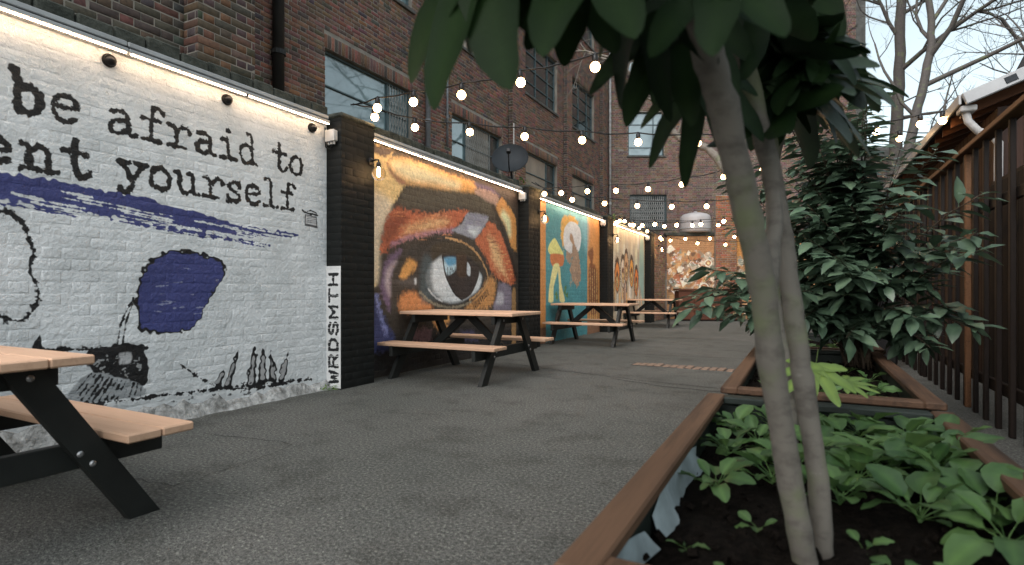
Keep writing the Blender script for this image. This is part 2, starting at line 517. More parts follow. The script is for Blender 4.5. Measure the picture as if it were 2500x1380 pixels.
class Canvas:
    def __init__(s, y0, y1, z0, z1, res, base):
        s.y0, s.z0, s.res = y0, z0, res
        s.w, s.h = int(round((y1 - y0) / res)), int(round((z1 - z0) / res))
        s.y1, s.z1 = y0 + s.w * res, z0 + s.h * res
        s.a = np.empty((s.h, s.w, 3), np.float32); s.a[:] = base
        s.Y = y0 + (np.arange(s.w) + 0.5) * res
        s.Z = z0 + (np.arange(s.h) + 0.5) * res
        s.n1 = vnoise(s.h, s.w, 0.03 / res, 1) - 0.5
        s.n2 = vnoise(s.h, s.w, 0.10 / res, 2) - 0.5
        s.nb = vnoise(s.h, s.w, 0.011 / res, 3) - 0.5
        s.streak = np.repeat(vnoise(s.h, max(4, s.w // 14), 2.2, 4), 14, axis=1)
        if s.streak.shape[1] < s.w: s.streak = np.pad(s.streak, ((0, 0), (0, s.w - s.streak.shape[1])), mode='edge')
        s.streak = s.streak[:, :s.w]
    def win(s, pts, pad):
        p = np.array(pts)
        i0 = max(0, int((p[:, 0].min() - pad - s.y0) / s.res)); i1 = min(s.w, int((p[:, 0].max() + pad - s.y0) / s.res) + 2)
        j0 = max(0, int((p[:, 1].min() - pad - s.z0) / s.res)); j1 = min(s.h, int((p[:, 1].max() + pad - s.z0) / s.res) + 2)
        return (slice(j0, j1), slice(i0, i1)) if i1 > i0 and j1 > j0 else None
    def segdist(s, sl, pts, closed):
        Y = s.Y[sl[1]][None, :]; Z = s.Z[sl[0]][:, None]
        d = np.full((Z.shape[0], Y.shape[1]), 9.0, np.float32)
        n = len(pts)
        for i in range(n if closed else n - 1):
            ay, az = pts[i]; by, bz = pts[(i + 1) % n]
            vy, vz = by - ay, bz - az
            l2 = vy * vy + vz * vz + 1e-12
            t = np.clip(((Y - ay) * vy + (Z - az) * vz) / l2, 0, 1)
            d = np.minimum(d, np.hypot(Y - ay - t * vy, Z - az - t * vz).astype(np.float32))
        return d
    def blend(s, sl, m, col, alpha=1.0):
        m = (np.clip(m, 0, 1) * alpha)[..., None]
        s.a[sl] = s.a[sl] * (1 - m) + np.array(col, np.float32) * m
    def poly(s, pts, col, soft=0.01, rough=0.0, alpha=1.0, brush=0.0, sharp=False):
        if not sharp: pts = smooth_closed(pts)
        sl = s.win(pts, soft * 2 + rough)
        if sl is None: return
        d = s.segdist(sl, pts, True)
        Y = s.Y[sl[1]][None, :]; Z = s.Z[sl[0]][:, None]
        ins = np.zeros(d.shape, bool)
        n = len(pts)
        for i in range(n):
            ay, az = pts[i]; by, bz = pts[(i + 1) % n]
            if az == bz: continue
            c = ((az > Z) != (bz > Z)) & (Y < (by - ay) * (Z - az) / (bz - az) + ay)
            ins ^= c
        sd = np.where(ins, d, -d) + s.n1[sl] * rough * 2 + s.n2[sl] * rough
        m = np.clip(sd / (2 * soft) + 0.5, 0, 1)
        m = m * m * (3 - 2 * m)
        if brush: m = m * np.clip(1.15 - brush + s.streak[sl] * brush * 1.2 + s.nb[sl] * brush, 0, 1)
        s.blend(sl, m, col, alpha)
    def stroke(s, pts, w, col, rough=0.006, soft=0.003, alpha=1.0, closed=False, curve=True):
        if curve and len(pts) > 2: pts = smooth_open(pts) if not closed else smooth_closed(pts)
        sl = s.win(pts, w + rough * 2 + 0.01)
        if sl is None: return
        d = s.segdist(sl, pts, closed)
        sd = w / 2 - d + s.n1[sl] * rough * 2 + s.nb[sl] * rough * 1.3
        s.blend(sl, np.clip(sd / (2 * soft) + 0.5, 0, 1), col, alpha)
    def image(s, name):
        img = bpy.data.images.new(name, s.w, s.h, float_buffer=True)
        img.colorspace_settings.name = 'Non-Color'
        buf = np.ones((s.h, s.w, 4), np.float32); buf[..., :3] = np.clip(s.a, 0, 1)
        img.pixels.foreach_set(buf.ravel())
        img.update(); img.pack()
        return img

def smooth_closed(p, m=3):
    q = []
    n = len(p)
    P_ = [np.array(v, float) for v in p]
    for i in range(n):
        a, b, c, d = P_[i - 1], P_[i], P_[(i + 1) % n], P_[(i + 2) % n]
        for k in range(m):
            t = k / m
            lin = b * (1 - t) + c * t
            cub = .5 * (2 * b + (c - a) * t + (2 * a - 5 * b + 4 * c - d) * t * t + (3 * b - a - 3 * c + d) * t ** 3)
            q.append(tuple(lin * .3 + cub * .7))
    return q

def smooth_open(p):
    q = [p[0]]
    for i in range(len(p) - 1):
        a = np.array(p[i]); b = np.array(p[i + 1])
        q += [tuple(a * .75 + b * .25), tuple(a * .25 + b * .75)]
    return q + [p[-1]]

def mural_mat(name, img, O, U, w, z0, z1, rough=0.6, bstr=0.5, wear=(0.25, 0.25, 0.24)):
    m, N, L, B = newmat(name)
    g = N.new('ShaderNodeNewGeometry'); P = g.outputs['Position']
    sb = N.new('ShaderNodeVectorMath'); sb.operation = 'SUBTRACT'; L.new(P, sb.inputs[0]); sb.inputs[1].default_value = O
    dt = N.new('ShaderNodeVectorMath'); dt.operation = 'DOT_PRODUCT'; L.new(sb.outputs[0], dt.inputs[0]); dt.inputs[1].default_value = tuple(Vector(U) / w)
    dz = N.new('ShaderNodeVectorMath'); dz.operation = 'DOT_PRODUCT'; L.new(sb.outputs[0], dz.inputs[0]); dz.inputs[1].default_value = (0, 0, 1 / (z1 - z0))
    cb = N.new('ShaderNodeCombineXYZ'); L.new(dt.outputs['Value'], cb.inputs[0]); L.new(dz.outputs['Value'], cb.inputs[1])
    im = N.new('ShaderNodeTexImage'); im.image = img; im.extension = 'EXTEND'
    L.new(cb.outputs[0], im.inputs['Vector'])
    n = noise_tex(N, L, P, 3.2, 6, 0.65)
    r = ramp(N, [(0.3, (0.78, 0.79, 0.79)), (0.6, (1, 1, 1))])
    L.new(n.outputs['Fac'], r.inputs[0])
    c = mixc(N, L, 1.0, im.outputs['Color'], r.outputs[0], 'MULTIPLY')
    n4 = noise_tex(N, L, P, 11, 7, 0.75)
    r4 = ramp(N, [(0.67, (0, 0, 0)), (0.72, (0.8, 0.8, 0.8))])
    L.new(n4.outputs['Fac'], r4.inputs[0])
    c = mixc(N, L, r4.outputs[0], c, wear)
    L.new(c, B.inputs['Base Color'])
    B.inputs['Roughness'].default_value = rough
    B.inputs['Specular IOR Level'].default_value = 0.35
    n2 = noise_tex(N, L, P, 34, 5, 0.65)
    n3 = noise_tex(N, L, P, 7, 4, 0.6)
    ma = N.new('ShaderNodeMath'); ma.operation = 'ADD'
    L.new(n2.outputs['Fac'], ma.inputs[0]); L.new(n3.outputs['Fac'], ma.inputs[1])
    bump(N, L, B, ma.outputs[0], bstr, 0.012)
    return m

# --- typewriter lettering as pen strokes in a unit cell (x 0..1, x-height 0..0.62, ascender 1)
TW = {
 'b': [[(.02, .97), (.22, .95), (.22, 0)], [(.22, .48), (.45, .62), (.78, .58), (.94, .32), (.8, .05), (.5, -.02), (.22, .12)]],
 'e': [[(.08, .32), (.94, .34), (.9, .52), (.55, .65), (.2, .56), (.06, .32), (.18, .06), (.52, -.04), (.9, .1)]],
 'a': [[(.12, .55), (.4, .64), (.66, .57), (.72, .4), (.72, .1), (.82, 0), (.98, .03)], [(.72, .36), (.35, .38), (.08, .26), (.1, .04), (.36, -.03), (.72, .12)]],
 'f': [[(.95, .84), (.74, .97), (.5, .9), (.44, .7), (.44, .02)], [(.08, .6), (.82, .6)], [(.08, .01), (.82, .01)]],
 'r': [[(.05, .6), (.36, .58), (.36, .02)], [(.36, .4), (.58, .6), (.84, .62), (.95, .48)], [(.05, .01), (.72, .01)]],
 'i': [[(.14, .6), (.52, .6), (.52, .02)], [(.08, .01), (.96, .01)], [(.5, .9), (.53, .9)]],
 'd': [[(.5, .97), (.76, .96), (.76, .05), (.98, .0)], [(.76, .48), (.5, .63), (.2, .56), (.06, .3), (.2, .04), (.48, -.02), (.76, .12)]],
 't': [[(.44, .92), (.44, .14), (.6, -.02), (.82, 0), (.95, .13)], [(.06, .62), (.88, .6)]],
 'o': [[(.5, .64), (.16, .54), (.04, .3), (.16, .06), (.5, -.03), (.84, .06), (.96, .3), (.84, .54), (.5, .64)]],
 'n': [[(.04, .6), (.24, .58), (.24, .02)], [(.24, .42), (.5, .61), (.74, .52), (.76, .02)], [(.02, .01), (.44, .01)], [(.56, .01), (.98, .01)]],
 'y': [[(.12, .6), (.5, .06), (.88, .6)], [(.5, .06), (.36, -.24), (.08, -.26), (.06, -.12)], [(0, .61), (.36, .61)], [(.64, .61), (1, .61)]],
 'u': [[(.04, .6), (.22, .6), (.22, .16), (.42, -.02), (.76, .12)], [(.58, .6), (.76, .6), (.76, .04), (.98, .0)]],
 's': [[(.88, .5), (.6, .64), (.22, .58), (.14, .42), (.5, .31), (.88, .2), (.8, .03), (.42, -.04), (.1, .1)], [(.88, .62), (.88, .44)], [(.1, .16), (.1, -.03)]],
 'l': [[(.12, .97), (.52, .97), (.52, .02)], [(.06, .01), (.96, .01)]],
}
def typed(cv, ch, yc, zb, w, h, pen):
    for st in TW[ch]:
        pts = [(yc + (x - .5) * w, zb + y * h) for x, y in st]
        cv.stroke(pts, pen, (0.012, 0.012, 0.012), rough=0.010, soft=0.0025, curve=True)

WX = -4.30                      # face of the mural wall
INK = (0.012, 0.012, 0.013)
BLUE = (0.052, 0.062, 0.20)
white = Canvas(1.0, 4.35, 0.0, 2.75, 0.0032, (0.735, 0.76, 0.765))
for ch, yc, w in zip('beafraidto', (1.70, 1.90, 2.25, 2.46, 2.664, 2.876, 3.076, 3.265, 3.607, 3.792), (.165, .155, .185, .172, .185, .178, .16, .17, .165, .15)):
    typed(white, ch, yc, 2.115, w, 0.262, 0.036 if ch != 'b' else 0.05)
for ch, yc, w in zip('entyourself', (1.53, 1.762, 1.968, 2.32, 2.518, 2.72, 2.945, 3.135, 3.318, 3.504, 3.70), (.17, .195, .172, .185, .155, .195, .185, .14, .15, .162, .17)):
    typed(white, ch, yc, 1.765, w, 0.255, 0.042 if yc < 2.6 else 0.034)
# broad dry brush stroke under the lettering
top = [(1.0, 1.73), (1.57, 1.716), (1.84, 1.714), (2.12, 1.69), (2.54, 1.66), (3.09, 1.57), (3.41, 1.556), (3.78, 1.535)]
bot = [(3.78, 1.522), (3.41, 1.478), (3.09, 1.462), (2.54, 1.497), (2.12, 1.512), (1.84, 1.52), (1.57, 1.55), (1.0, 1.58)]
white.poly(top + bot, BLUE, 0.004, 0.016)
br = random.Random(5)
for i in range(34):
    y = br.uniform(1.6, 3.5); t = br.random()
    zt = np.interp(y, [p[0] for p in top], [p[1] for p in top]); zb = np.interp(y, [p[0] for p in bot[::-1]], [p[1] for p in bot[::-1]])
    z = zb + (zt - zb) * (t * t * 0.9 + 0.04); ln = br.uniform(.08, .4); s_ = -0.09
    white.stroke([(y, z), (y + ln * .5, z + s_ * ln * .5 + br.uniform(-.004, .004)), (y + ln, z + s_ * ln)], br.uniform(.004, .014), (0.735, 0.76, 0.765), 0.006, 0.002)
for i in range(16):
    y = br.uniform(1.3, 3.3); zb = np.interp(y, [p[0] for p in bot[::-1]], [p[1] for p in bot[::-1]])
    ln = br.uniform(.15, .5); z = zb - br.uniform(.005, .035)
    white.stroke([(y, z), (y + ln * .5, z - .05 * ln), (y + ln, z - .1 * ln)], br.uniform(.005, .014), BLUE, 0.008, 0.002)
# ragged ink outline of a cloud
cl = [(1.2, 1.45), (1.566, 1.481), (1.645, 1.465), (1.697, 1.382), (1.715, 1.28), (1.739, 1.243), (1.70, 1.126), (1.76, 1.023), (1.749, 0.907), (1.686, 0.806), (1.62, .815), (1.566, 0.849), (1.2, .9)]
white.stroke(cl, 0.022, INK, 0.012)
for i in range(26):
    k = br.randrange(1, len(cl) - 2); t = br.random()
    y = cl[k][0] * (1 - t) + cl[k + 1][0] * t; z = cl[k][1] * (1 - t) + cl[k + 1][1] * t
    white.stroke([(y, z), (y + br.uniform(-.02, .03), z + br.uniform(-.05, .03))], 0.007, INK, 0.006)
# plain abstract blue splash with an ink edge
splash = [(2.36, .73), (2.34, .98), (2.42, 1.2), (2.60, 1.31), (2.82, 1.30), (3.02, 1.25), (3.06, 1.12), (2.95, 1.0), (2.88, .86), (2.80, .70), (2.62, .66), (2.46, .68)]
white.poly(splash, INK, 0.004, 0.022)
cy = sum(p[0] for p in splash) / len(splash); cz = sum(p[1] for p in splash) / len(splash)
white.poly([(cy + (y - cy) * .94, cz + (z - cz) * .94) for y, z in splash], BLUE, 0.004, 0.016)
for i in range(12):
    y = br.uniform(2.45, 2.95); z = br.uniform(.8, 1.2)
    white.stroke([(y, z), (y + br.uniform(.03, .12), z + br.uniform(-.01, .01))], 0.006, (0.35, 0.37, 0.5), 0.006, 0.002, 0.6)
# ink machine on its stand: carriage, lever, body, keys
white.poly([(2.04, .60), (2.40, .60), (2.41, .30), (2.24, .27), (2.06, .44)], INK, 0.004, 0.014)
white.poly([(2.235, .55), (2.31, .55), (2.31, .475), (2.235, .475)], (0.5, 0.5, 0.5), 0.01, 0.006)
white.stroke([(1.77, .615), (2.06, .60), (2.42, .57)], 0.03, INK, 0.012)
white.stroke([(1.78, .575), (2.08, .545)], 0.018, INK, 0.01)
white.poly([(1.725, .65), (1.765, .72), (1.775, .63), (1.755, .60)], INK, 0.003, 0.006)
white.stroke([(2.22, .62), (2.24, .78), (2.325, .94)], 0.012, INK, 0.008)
white.stroke([(2.25, .62), (2.275, .78), (2.33, .93)], 0.008, INK, 0.006)
for i in range(40):
    y = br.uniform(2.08, 2.38); z = br.uniform(.32, .58)
    white.stroke([(y, z), (y + br.uniform(-.02, .03), z + br.uniform(-.02, .02))], br.uniform(.004, .012), (.45, .46, .46), 0.006, 0.002, .7)
white.poly([(1.90, .27), (2.06, .44), (2.39, .30), (2.38, .21)], (0.36, 0.38, 0.39), 0.006, 0.008)
for i in range(13):
    t = i / 12
    white.stroke([(1.91 + .46 * t, .25 - .03 * t), (2.05 + .33 * t, .43 - .13 * t)], br.uniform(.006, .013), INK, 0.010)
# ink ground line and splashes of grass
white.stroke([(1.85, .235), (2.34, .205), (2.77, .195), (3.25, .165), (3.98, .12)], 0.018, INK, 0.016)
white.stroke([(2.67, .42), (2.8, .31), (2.98, .19), (3.25, .14), (3.68, .12)], 0.014, INK, 0.012)
for a, b, w in (((2.98, .2), (3.04, .34), .035), ((3.06, .18), (3.18, .5), .04), ((3.30, .15), (3.34, .53), .05), ((3.42, .17), (3.42, .5), .05), ((3.53, .17), (3.50, .46), .05), ((3.62, .16), (3.70, .42), .045)):
    white.poly([(a[0] - w, a[1]), (a[0] + w, a[1]), b], INK, 0.004, 0.016)
    white.poly([(a[0] - w * .5, a[1] + .03), (a[0] + w * .5, a[1] + .03), (b[0] * .7 + a[0] * .3, b[1] * .7 + a[1] * .3)], (.5, .5, .5), 0.004, 0.018, 0.8)
for i in range(60):
    y = br.uniform(2.2, 3.7); z = br.uniform(.05, .2)
    white.stroke([(y, z), (y + br.uniform(-.06, .06), z + br.uniform(-.015, .015))], br.uniform(.003, .011), INK, 0.01, 0.002, .8)
# little typewriter emblem beside the last word
white.poly([(3.90, 1.745), (4.05, 1.735), (4.062, 1.62), (3.895, 1.63)], (.1, .1, .1), 0.003, 0.003, sharp=True)
white.poly([(3.912, 1.733), (4.038, 1.725), (4.047, 1.645), (3.908, 1.652)], (.6, .6, .6), 0.002, 0.002, sharp=True)
for r_ in range(4):
    for k in range(7):
        white.stroke([(3.925 + k * .018, 1.722 - r_ * .017), (3.933 + k * .018, 1.722 - r_ * .017)], .007, (.1, .1, .1), .001, .001)
white.stroke([(3.87, 1.78), (3.90, 1.757), (4.06, 1.752)], .018, INK, .004)
white.stroke([(3.93, 1.775), (3.98, 1.79), (4.05, 1.77)], .01, INK, .004)
white.poly([(3.0, -.1), (1.0, -.1), (1.0, .05), (2.2, .07), (3.2, .03), (4.35, .0), (4.35, -.1)], (.22, .22, .2), 0.03, 0.04, 0.5)

# the eye
EY = dict(
    brow=[(5.14,2.52),(5.28,2.58),(5.65,2.62),(6.28,2.6),(7.0,2.61),(7.15,2.53),(7.1,2.43),(6.48,2.38),(5.9,2.32),(5.58,2.31),(5.39,2.34),(5.2,2.4)],
    lefttan=[(4.6,2.66),(5.23,2.69),(5.14,2.52),(5.2,2.4),(5.45,2.29),(5.28,2.1),(5.13,1.92),(5.04,1.76),(4.98,1.62),(4.97,1.41),(4.94,1.16),(4.91,1.05),(4.6,1.05)],
    patch=[(5.11,2.49),(5.22,2.4),(5.45,2.32),(5.39,2.28),(5.16,2.37)],
    grey=[(7.15,2.53),(7.82,2.52),(7.74,2.33),(7.1,2.43)],
    righttan=[(7.92,2.5),(8.2,2.38),(8.43,2.21),(8.46,1.66),(8.26,1.74),(8.07,2.03),(7.74,2.29)],
    lidL=[(5.25,1.97),(5.52,1.98),(5.89,2.0),(6.41,2.08),(6.89,2.17),(6.84,2.07),(6.63,1.91),(6.41,1.81),(6.09,1.77),(5.8,1.7),(5.43,1.62),(5.19,1.52),(5.01,1.43),(5.03,1.59),(5.08,1.75),(5.15,1.87)],
    lidLhi=[(5.4,1.68),(5.65,1.85),(6.19,1.97),(6.41,1.95),(6.19,1.84),(5.7,1.74)],
    silver=[(6.91,2.13),(7.5,2.14),(7.38,1.97),(7.09,1.76),(6.77,1.8),(6.47,1.83),(6.72,1.94)],
    silverhi=[(6.89,1.94),(7.27,1.96),(7.11,1.8),(6.94,1.85)],
    lidR=[(7.51,2.08),(7.74,2.02),(7.95,1.87),(8.13,1.67),(8.33,1.44),(8.46,1.19),(8.26,1.09),(7.95,1.15),(7.66,1.26),(7.43,1.48),(7.19,1.67),(7.11,1.75),(7.3,1.88)],
    lidRhi=[(7.51,1.83),(7.74,1.75),(8.01,1.37),(8.13,1.18),(7.8,1.36),(7.6,1.56)],
    socket=[(5.47,1.45),(5.72,1.58),(6.03,1.68),(6.41,1.72),(6.94,1.71),(7.35,1.48),(7.51,1.25),(7.46,1.1),(7.17,0.9),(6.75,0.78),(6.36,0.77),(5.99,0.84),(5.72,0.99),(5.68,1.17),(5.72,1.33)],
    ball=[(6.03,1.38),(6.25,1.49),(6.63,1.52),(7.22,1.27),(7.3,1.18),(7.19,1.0),(6.75,0.85),(6.41,0.83),(6.09,0.91),(5.91,1.04),(5.87,1.18),(5.93,1.29)],
    iris=[(6.25,1.5),(6.28,1.35),(6.31,1.22),(6.41,1.09),(6.54,0.95),(6.75,0.86),(6.99,0.94),(7.14,1.1),(7.22,1.25),(7.17,1.44),(6.82,1.58)],
    upper=[(5.99,1.48),(6.03,1.6),(6.41,1.68),(6.94,1.67),(7.24,1.48),(7.19,1.39),(6.87,1.51),(6.58,1.52),(6.25,1.47),(6.03,1.38)],
    refl=[(6.29,1.43),(6.58,1.45),(6.58,1.28),(6.36,1.2)], refl2=[(6.88,1.41),(6.97,1.34),(6.96,1.21),(6.87,1.24)],
    creaseL=[(5.72,1.53),(5.95,1.61),(5.8,1.47),(5.65,1.28),(5.43,1.12),(5.35,1.17),(5.43,1.3),(5.58,1.45)],
    purpleL=[(5.25,1.44),(5.38,1.49),(5.23,1.31),(5.17,1.06),(5.17,0.76),(5.08,0.85),(5.0,1.05),(5.08,1.32)],
    tear=[(5.22,1.1),(5.47,1.14),(5.68,1.17),(5.72,1.05),(5.43,1.06)],
    lowL=[(5.35,0.92),(5.49,0.99),(5.65,0.98),(5.87,0.85),(6.03,0.78),(5.8,0.69),(5.35,0.76)],
    lowR=[(7.74,1.13),(7.68,0.86),(7.46,0.72),(6.82,0.73),(7.24,0.96),(7.51,1.21)],
    purpleR=[(7.86,1.12),(8.26,1.05),(8.26,0.63),(7.66,0.65),(7.77,0.93)],
    stripeR=[(8.29,0.96),(8.43,0.99),(8.43,0.02),(8.29,0.03)], blueL=[(4.6,1.05),(4.91,0.93),(4.98,0.8),(5.15,0.58),(5.27,0.31),(4.91,0.29),(4.6,.29)],
    lowMid=[(6.05,0.68),(6.41,0.66),(6.36,0.52),(6.11,0.47)], lowPurple=[(5.58,0.51),(5.99,0.5),(5.95,0.32),(5.52,0.38)], lowBlue=[(6.7,0.41),(7.06,0.39),(7.19,0.24),(6.75,0.3)],
    edge=[(6.34,1.72),(6.63,1.71),(6.99,1.64),(7.24,1.5),(7.49,1.27),(7.46,1.1),(7.19,0.95),(6.94,0.85)],
    lash1=[(5.72,1.44),(5.8,1.47),(5.87,1.54),(5.97,1.61),(6.07,1.68),(6.15,1.71)], lash2=[(7.46,1.02),(7.35,0.95),(7.24,0.9),(7.14,0.84),(7.04,0.81)])
eye = Canvas(4.55, 8.65, 0.0, 2.75, 0.0048, pc(52, 46, 40))
def shrink(p, k, dy=0, dz=0):
    cy = sum(q[0] for q in p) / len(p); cz = sum(q[1] for q in p) / len(p)
    return [(cy + (q[0] - cy) * k + dy, cz + (q[1] - cz) * k + dz) for q in p]
e = EY
eye.poly([(4.6, .0), (8.6, .0), (8.6, .3), (7, .5), (5.5, .45), (4.6, .4)], pc(30, 28, 27), 0.1)
eye.poly(e['lefttan'], pc(190, 150, 105), 0.03, 0.02)
eye.poly([(4.6, 2.1), (5.2, 2.05), (5.0, 1.6), (4.95, 1.1), (4.6, 1.1)], pc(185, 160, 138), 0.08)
eye.poly([(4.6, 2.66), (7.6, 2.70), (8.5, 2.6), (8.5, 2.4), (7.6, 2.62), (6.4, 2.65), (5.3, 2.66), (5.1, 2.55), (4.6, 2.58)], pc(58, 48, 42), 0.03, 0.02)
eye.poly(e['brow'], pc(178, 128, 74), 0.05, 0.02)
eye.poly([(5.18,2.5),(5.3,2.55),(5.65,2.58),(6.3,2.54),(6.7,2.52),(6.6,2.42),(6.1,2.41),(5.6,2.36),(5.3,2.4)], pc(196, 164, 132), 0.09)
eye.poly(e['patch'], pc(110, 72, 62), 0.03, 0.02, 0.8)
eye.poly([(7.1, 2.6), (7.6, 2.6), (7.9, 2.5), (7.2, 2.54)], pc(72, 58, 80), 0.04)
eye.poly(e['grey'], pc(138, 112, 100), 0.03, 0.02)
eye.poly([(5.5, 2.28), (6.4, 2.36), (7.1, 2.42), (7.7, 2.32), (7.7, 2.18), (6.9, 2.2), (6.0, 2.05), (5.35, 2.02)], pc(66, 60, 50), 0.06)
eye.poly(e['righttan'], pc(164, 116, 66), 0.025, 0.02)
eye.poly(shrink(e['righttan'], 0.5, -.05), pc(200, 172, 135), 0.07)
eye.poly(e['lidL'], pc(150, 82, 56), 0.035, 0.03)
eye.poly([(5.05,1.75),(5.3,1.95),(5.5,1.9),(5.35,1.7),(5.1,1.5)], pc(96, 52, 38), 0.09, 0.05, 0.85)
eye.poly(e['lidLhi'], pc(182, 138, 98), 0.12, 0.04)
eye.stroke([(5.2, 1.54), (5.45, 1.64), (5.8, 1.72), (6.2, 1.79), (6.5, 1.84)], 0.05, pc(132, 98, 112), 0.02, 0.03, 0.8)
eye.poly(e['silver'], pc(118, 118, 124), 0.02, 0.012)
eye.poly(e['silverhi'], pc(172, 182, 186), 0.05)
for k in range(14):
    t = k / 13
    eye.stroke([(6.95 + .5 * t, 2.12 + .02 * t), (6.78 + .42 * t, 1.88 + .02 * t)], .012, pc(86, 78, 108), 0.008, 0.004, 0.45)
eye.poly(e['lidR'], pc(152, 84, 56), 0.03, 0.035)
eye.poly(e['lidRhi'], pc(184, 140, 100), 0.11, 0.05)
er = random.Random(3)
for i in range(46):
    t = er.random(); y = 7.4 + t * 1.0; z = 1.95 - t * .8 + er.uniform(-.12, .12)
    eye.stroke([(y, z), (y + er.uniform(.06, .16), z + er.uniform(-.015, .02))], er.uniform(.006, .016), pc(95, 45, 34) if er.random() < .6 else pc(205, 140, 95), .006, .005, .6)
for i in range(30):
    y = er.uniform(5.1, 6.3); z = er.uniform(1.6, 1.98)
    eye.stroke([(y, z), (y + er.uniform(.1, .25), z + er.uniform(-.01, .05))], er.uniform(.006, .014), pc(105, 50, 36) if er.random() < .55 else pc(190, 115, 75), .006, .006, .5)
eye.stroke([(7.65, 2.32), (7.9, 2.05), (8.12, 1.75), (8.32, 1.48), (8.46, 1.2)], 0.09, pc(40, 33, 28), 0.03, 0.03)
eye.poly(e['purpleL'], pc(92, 74, 92), 0.04, 0.02)
eye.poly(shrink(e['purpleL'], .55), pc(150, 135, 135), 0.06)
eye.poly(e['creaseL'], pc(172, 124, 70), 0.04, 0.02)
eye.poly(e['socket'], pc(50, 44, 38), 0.05, 0.02)
eye.poly(e['tear'], pc(70, 64, 60), 0.04)
eye.stroke([(5.66, 1.1), (5.66, 1.13)], .04, pc(185, 185, 182), .004, .02)
eye.poly(e['lowL'], pc(160, 106, 66), 0.05, 0.02)
eye.poly(e['lowR'], pc(158, 112, 68), 0.06, 0.03)
eye.poly(e['purpleR'], pc(104, 96, 106), 0.04, 0.02)
eye.poly(shrink(e['purpleR'], .4, -.1), pc(150, 146, 150), 0.05)
eye.poly(e['stripeR'], pc(130, 100, 66), 0.02, 0.01)
eye.poly(e['socket'], pc(48, 45, 42), 0.02, 0.01, 0.5)
eye.poly(shrink(e['ball'], 1.06), pc(40, 46, 48), 0.03)
eye.poly(shrink(e['ball'], 1.0), pc(172, 180, 183), 0.035)
eye.poly([(5.85, 1.45), (6.02, 1.4), (6.0, 1.2), (6.05, 1.0), (6.2, .9), (5.8, .85), (5.75, 1.2)], pc(62, 70, 72), 0.07, 0, 0.85)
eye.stroke([(5.93, 1.02), (6.05, .92), (6.25, .85)], .02, pc(200, 205, 206), .004, .012)
eye.poly(e['iris'], pc(44, 38, 36), 0.012)
eye.stroke([(6.25, 1.5), (6.275, 1.35), (6.31, 1.22), (6.41, 1.09), (6.54, .95), (6.75, .86)], .022, pc(24, 22, 22), .004, .006)
eye.poly(e['refl'], pc(150, 168, 178), 0.014)
eye.poly([(6.29, 1.44), (6.58, 1.46), (6.58, 1.37), (6.40, 1.33)], pc(78, 124, 150), 0.03)
for k in range(6):
    y = 6.37 + k * .038
    eye.stroke([(y, 1.2), (y + .004, 1.22 + er.uniform(.04, .12))], .016, pc(40, 38, 38), .006, .004)
eye.poly(e['refl2'], pc(168, 172, 178), 0.012)
eye.poly([(6.6, 1.55), (6.85, 1.55), (6.85, 1.2), (6.62, 1.22)], pc(58, 44, 34), 0.03)
eye.poly(e['upper'], pc(54, 46, 36), 0.04)
eye.stroke(e['edge'], .03, pc(152, 116, 78), .012, .01)
eye.stroke([(5.75, .98), (5.99, .83), (6.36, .76), (6.75, .77), (6.99, .84)], .03, pc(112, 104, 88), .01, .012)
for a in range(14):
    t = a / 13 * (len(e['lash1']) - 1); k = min(int(t), len(e['lash1']) - 2); f = t - k
    y = e['lash1'][k][0] * (1 - f) + e['lash1'][k + 1][0] * f; z = e['lash1'][k][1] * (1 - f) + e['lash1'][k + 1][1] * f
    eye.stroke([(y, z), (y - .035, z + .05 + er.uniform(0, .05))], .014, pc(36, 32, 28), .005, .004)
for a in range(18):
    t = a / 17 * (len(e['lash2']) - 1); k = min(int(t), len(e['lash2']) - 2); f = t - k
    y = e['lash2'][k][0] * (1 - f) + e['lash2'][k + 1][0] * f; z = e['lash2'][k][1] * (1 - f) + e['lash2'][k + 1][1] * f
    eye.stroke([(y, z), (y + .05, z - .05 - er.uniform(0, .05))], .014, pc(52, 40, 32), .005, .004)
eye.poly(e['blueL'], pc(52, 55, 86), 0.04, 0.03)
eye.stroke([(4.93, .92), (5.0, .72), (5.1, .5)], .05, pc(120, 124, 165), .02, .03, .7)
eye.poly(e['lowMid'], pc(172, 124, 72), 0.05, 0.04)
eye.poly(e['lowPurple'], pc(104, 78, 80), 0.06, 0.04)
eye.poly(e['lowBlue'], pc(58, 55, 76), 0.05, 0.03)
eye.a *= (1 + 0.35 * eye.nb + 0.2 * eye.n1)[..., None]

# teal panel
teal = Canvas(8.95, 13.0, 0.0, 2.75, 0.007, pc(160, 112, 66))
teal.a[teal.Z < .3] = pc(110, 80, 60)
teal.poly([(9.69, 2.72), (12.0, 2.72), (12.0, 0.0), (9.69, 0.0)], pc(58, 112, 118), .012, .01, sharp=True)
teal.poly([(9.9, 2.7), (11.95, 2.7), (11.95, 1.9), (11.5, 2.4)], pc(96, 146, 156), .2)
teal.poly([(10.51,2.46),(10.82,2.56),(11.21,2.56),(11.5,2.44),(10.9,2.3),(10.61,2.14),(10.59,1.83),(10.44,2.09)], pc(188, 135, 70), .03, .04)
teal.poly([(10.93,2.44),(11.26,2.45),(11.54,2.35),(11.62,2.15),(11.5,1.88),(11.21,1.77),(10.93,1.77),(10.65,1.86),(10.57,2.04),(10.64,2.28)], pc(214, 196, 178), .012)
teal.poly([(11.15,2.02),(11.44,1.8),(11.55,1.56),(11.58,1.27),(11.35,1.06),(11.09,1.24),(10.93,1.43),(11.09,1.7),(10.93,1.56),(10.72,1.66),(10.77,1.8),(11.04,1.8)], pc(128, 108, 92), .02, .04)
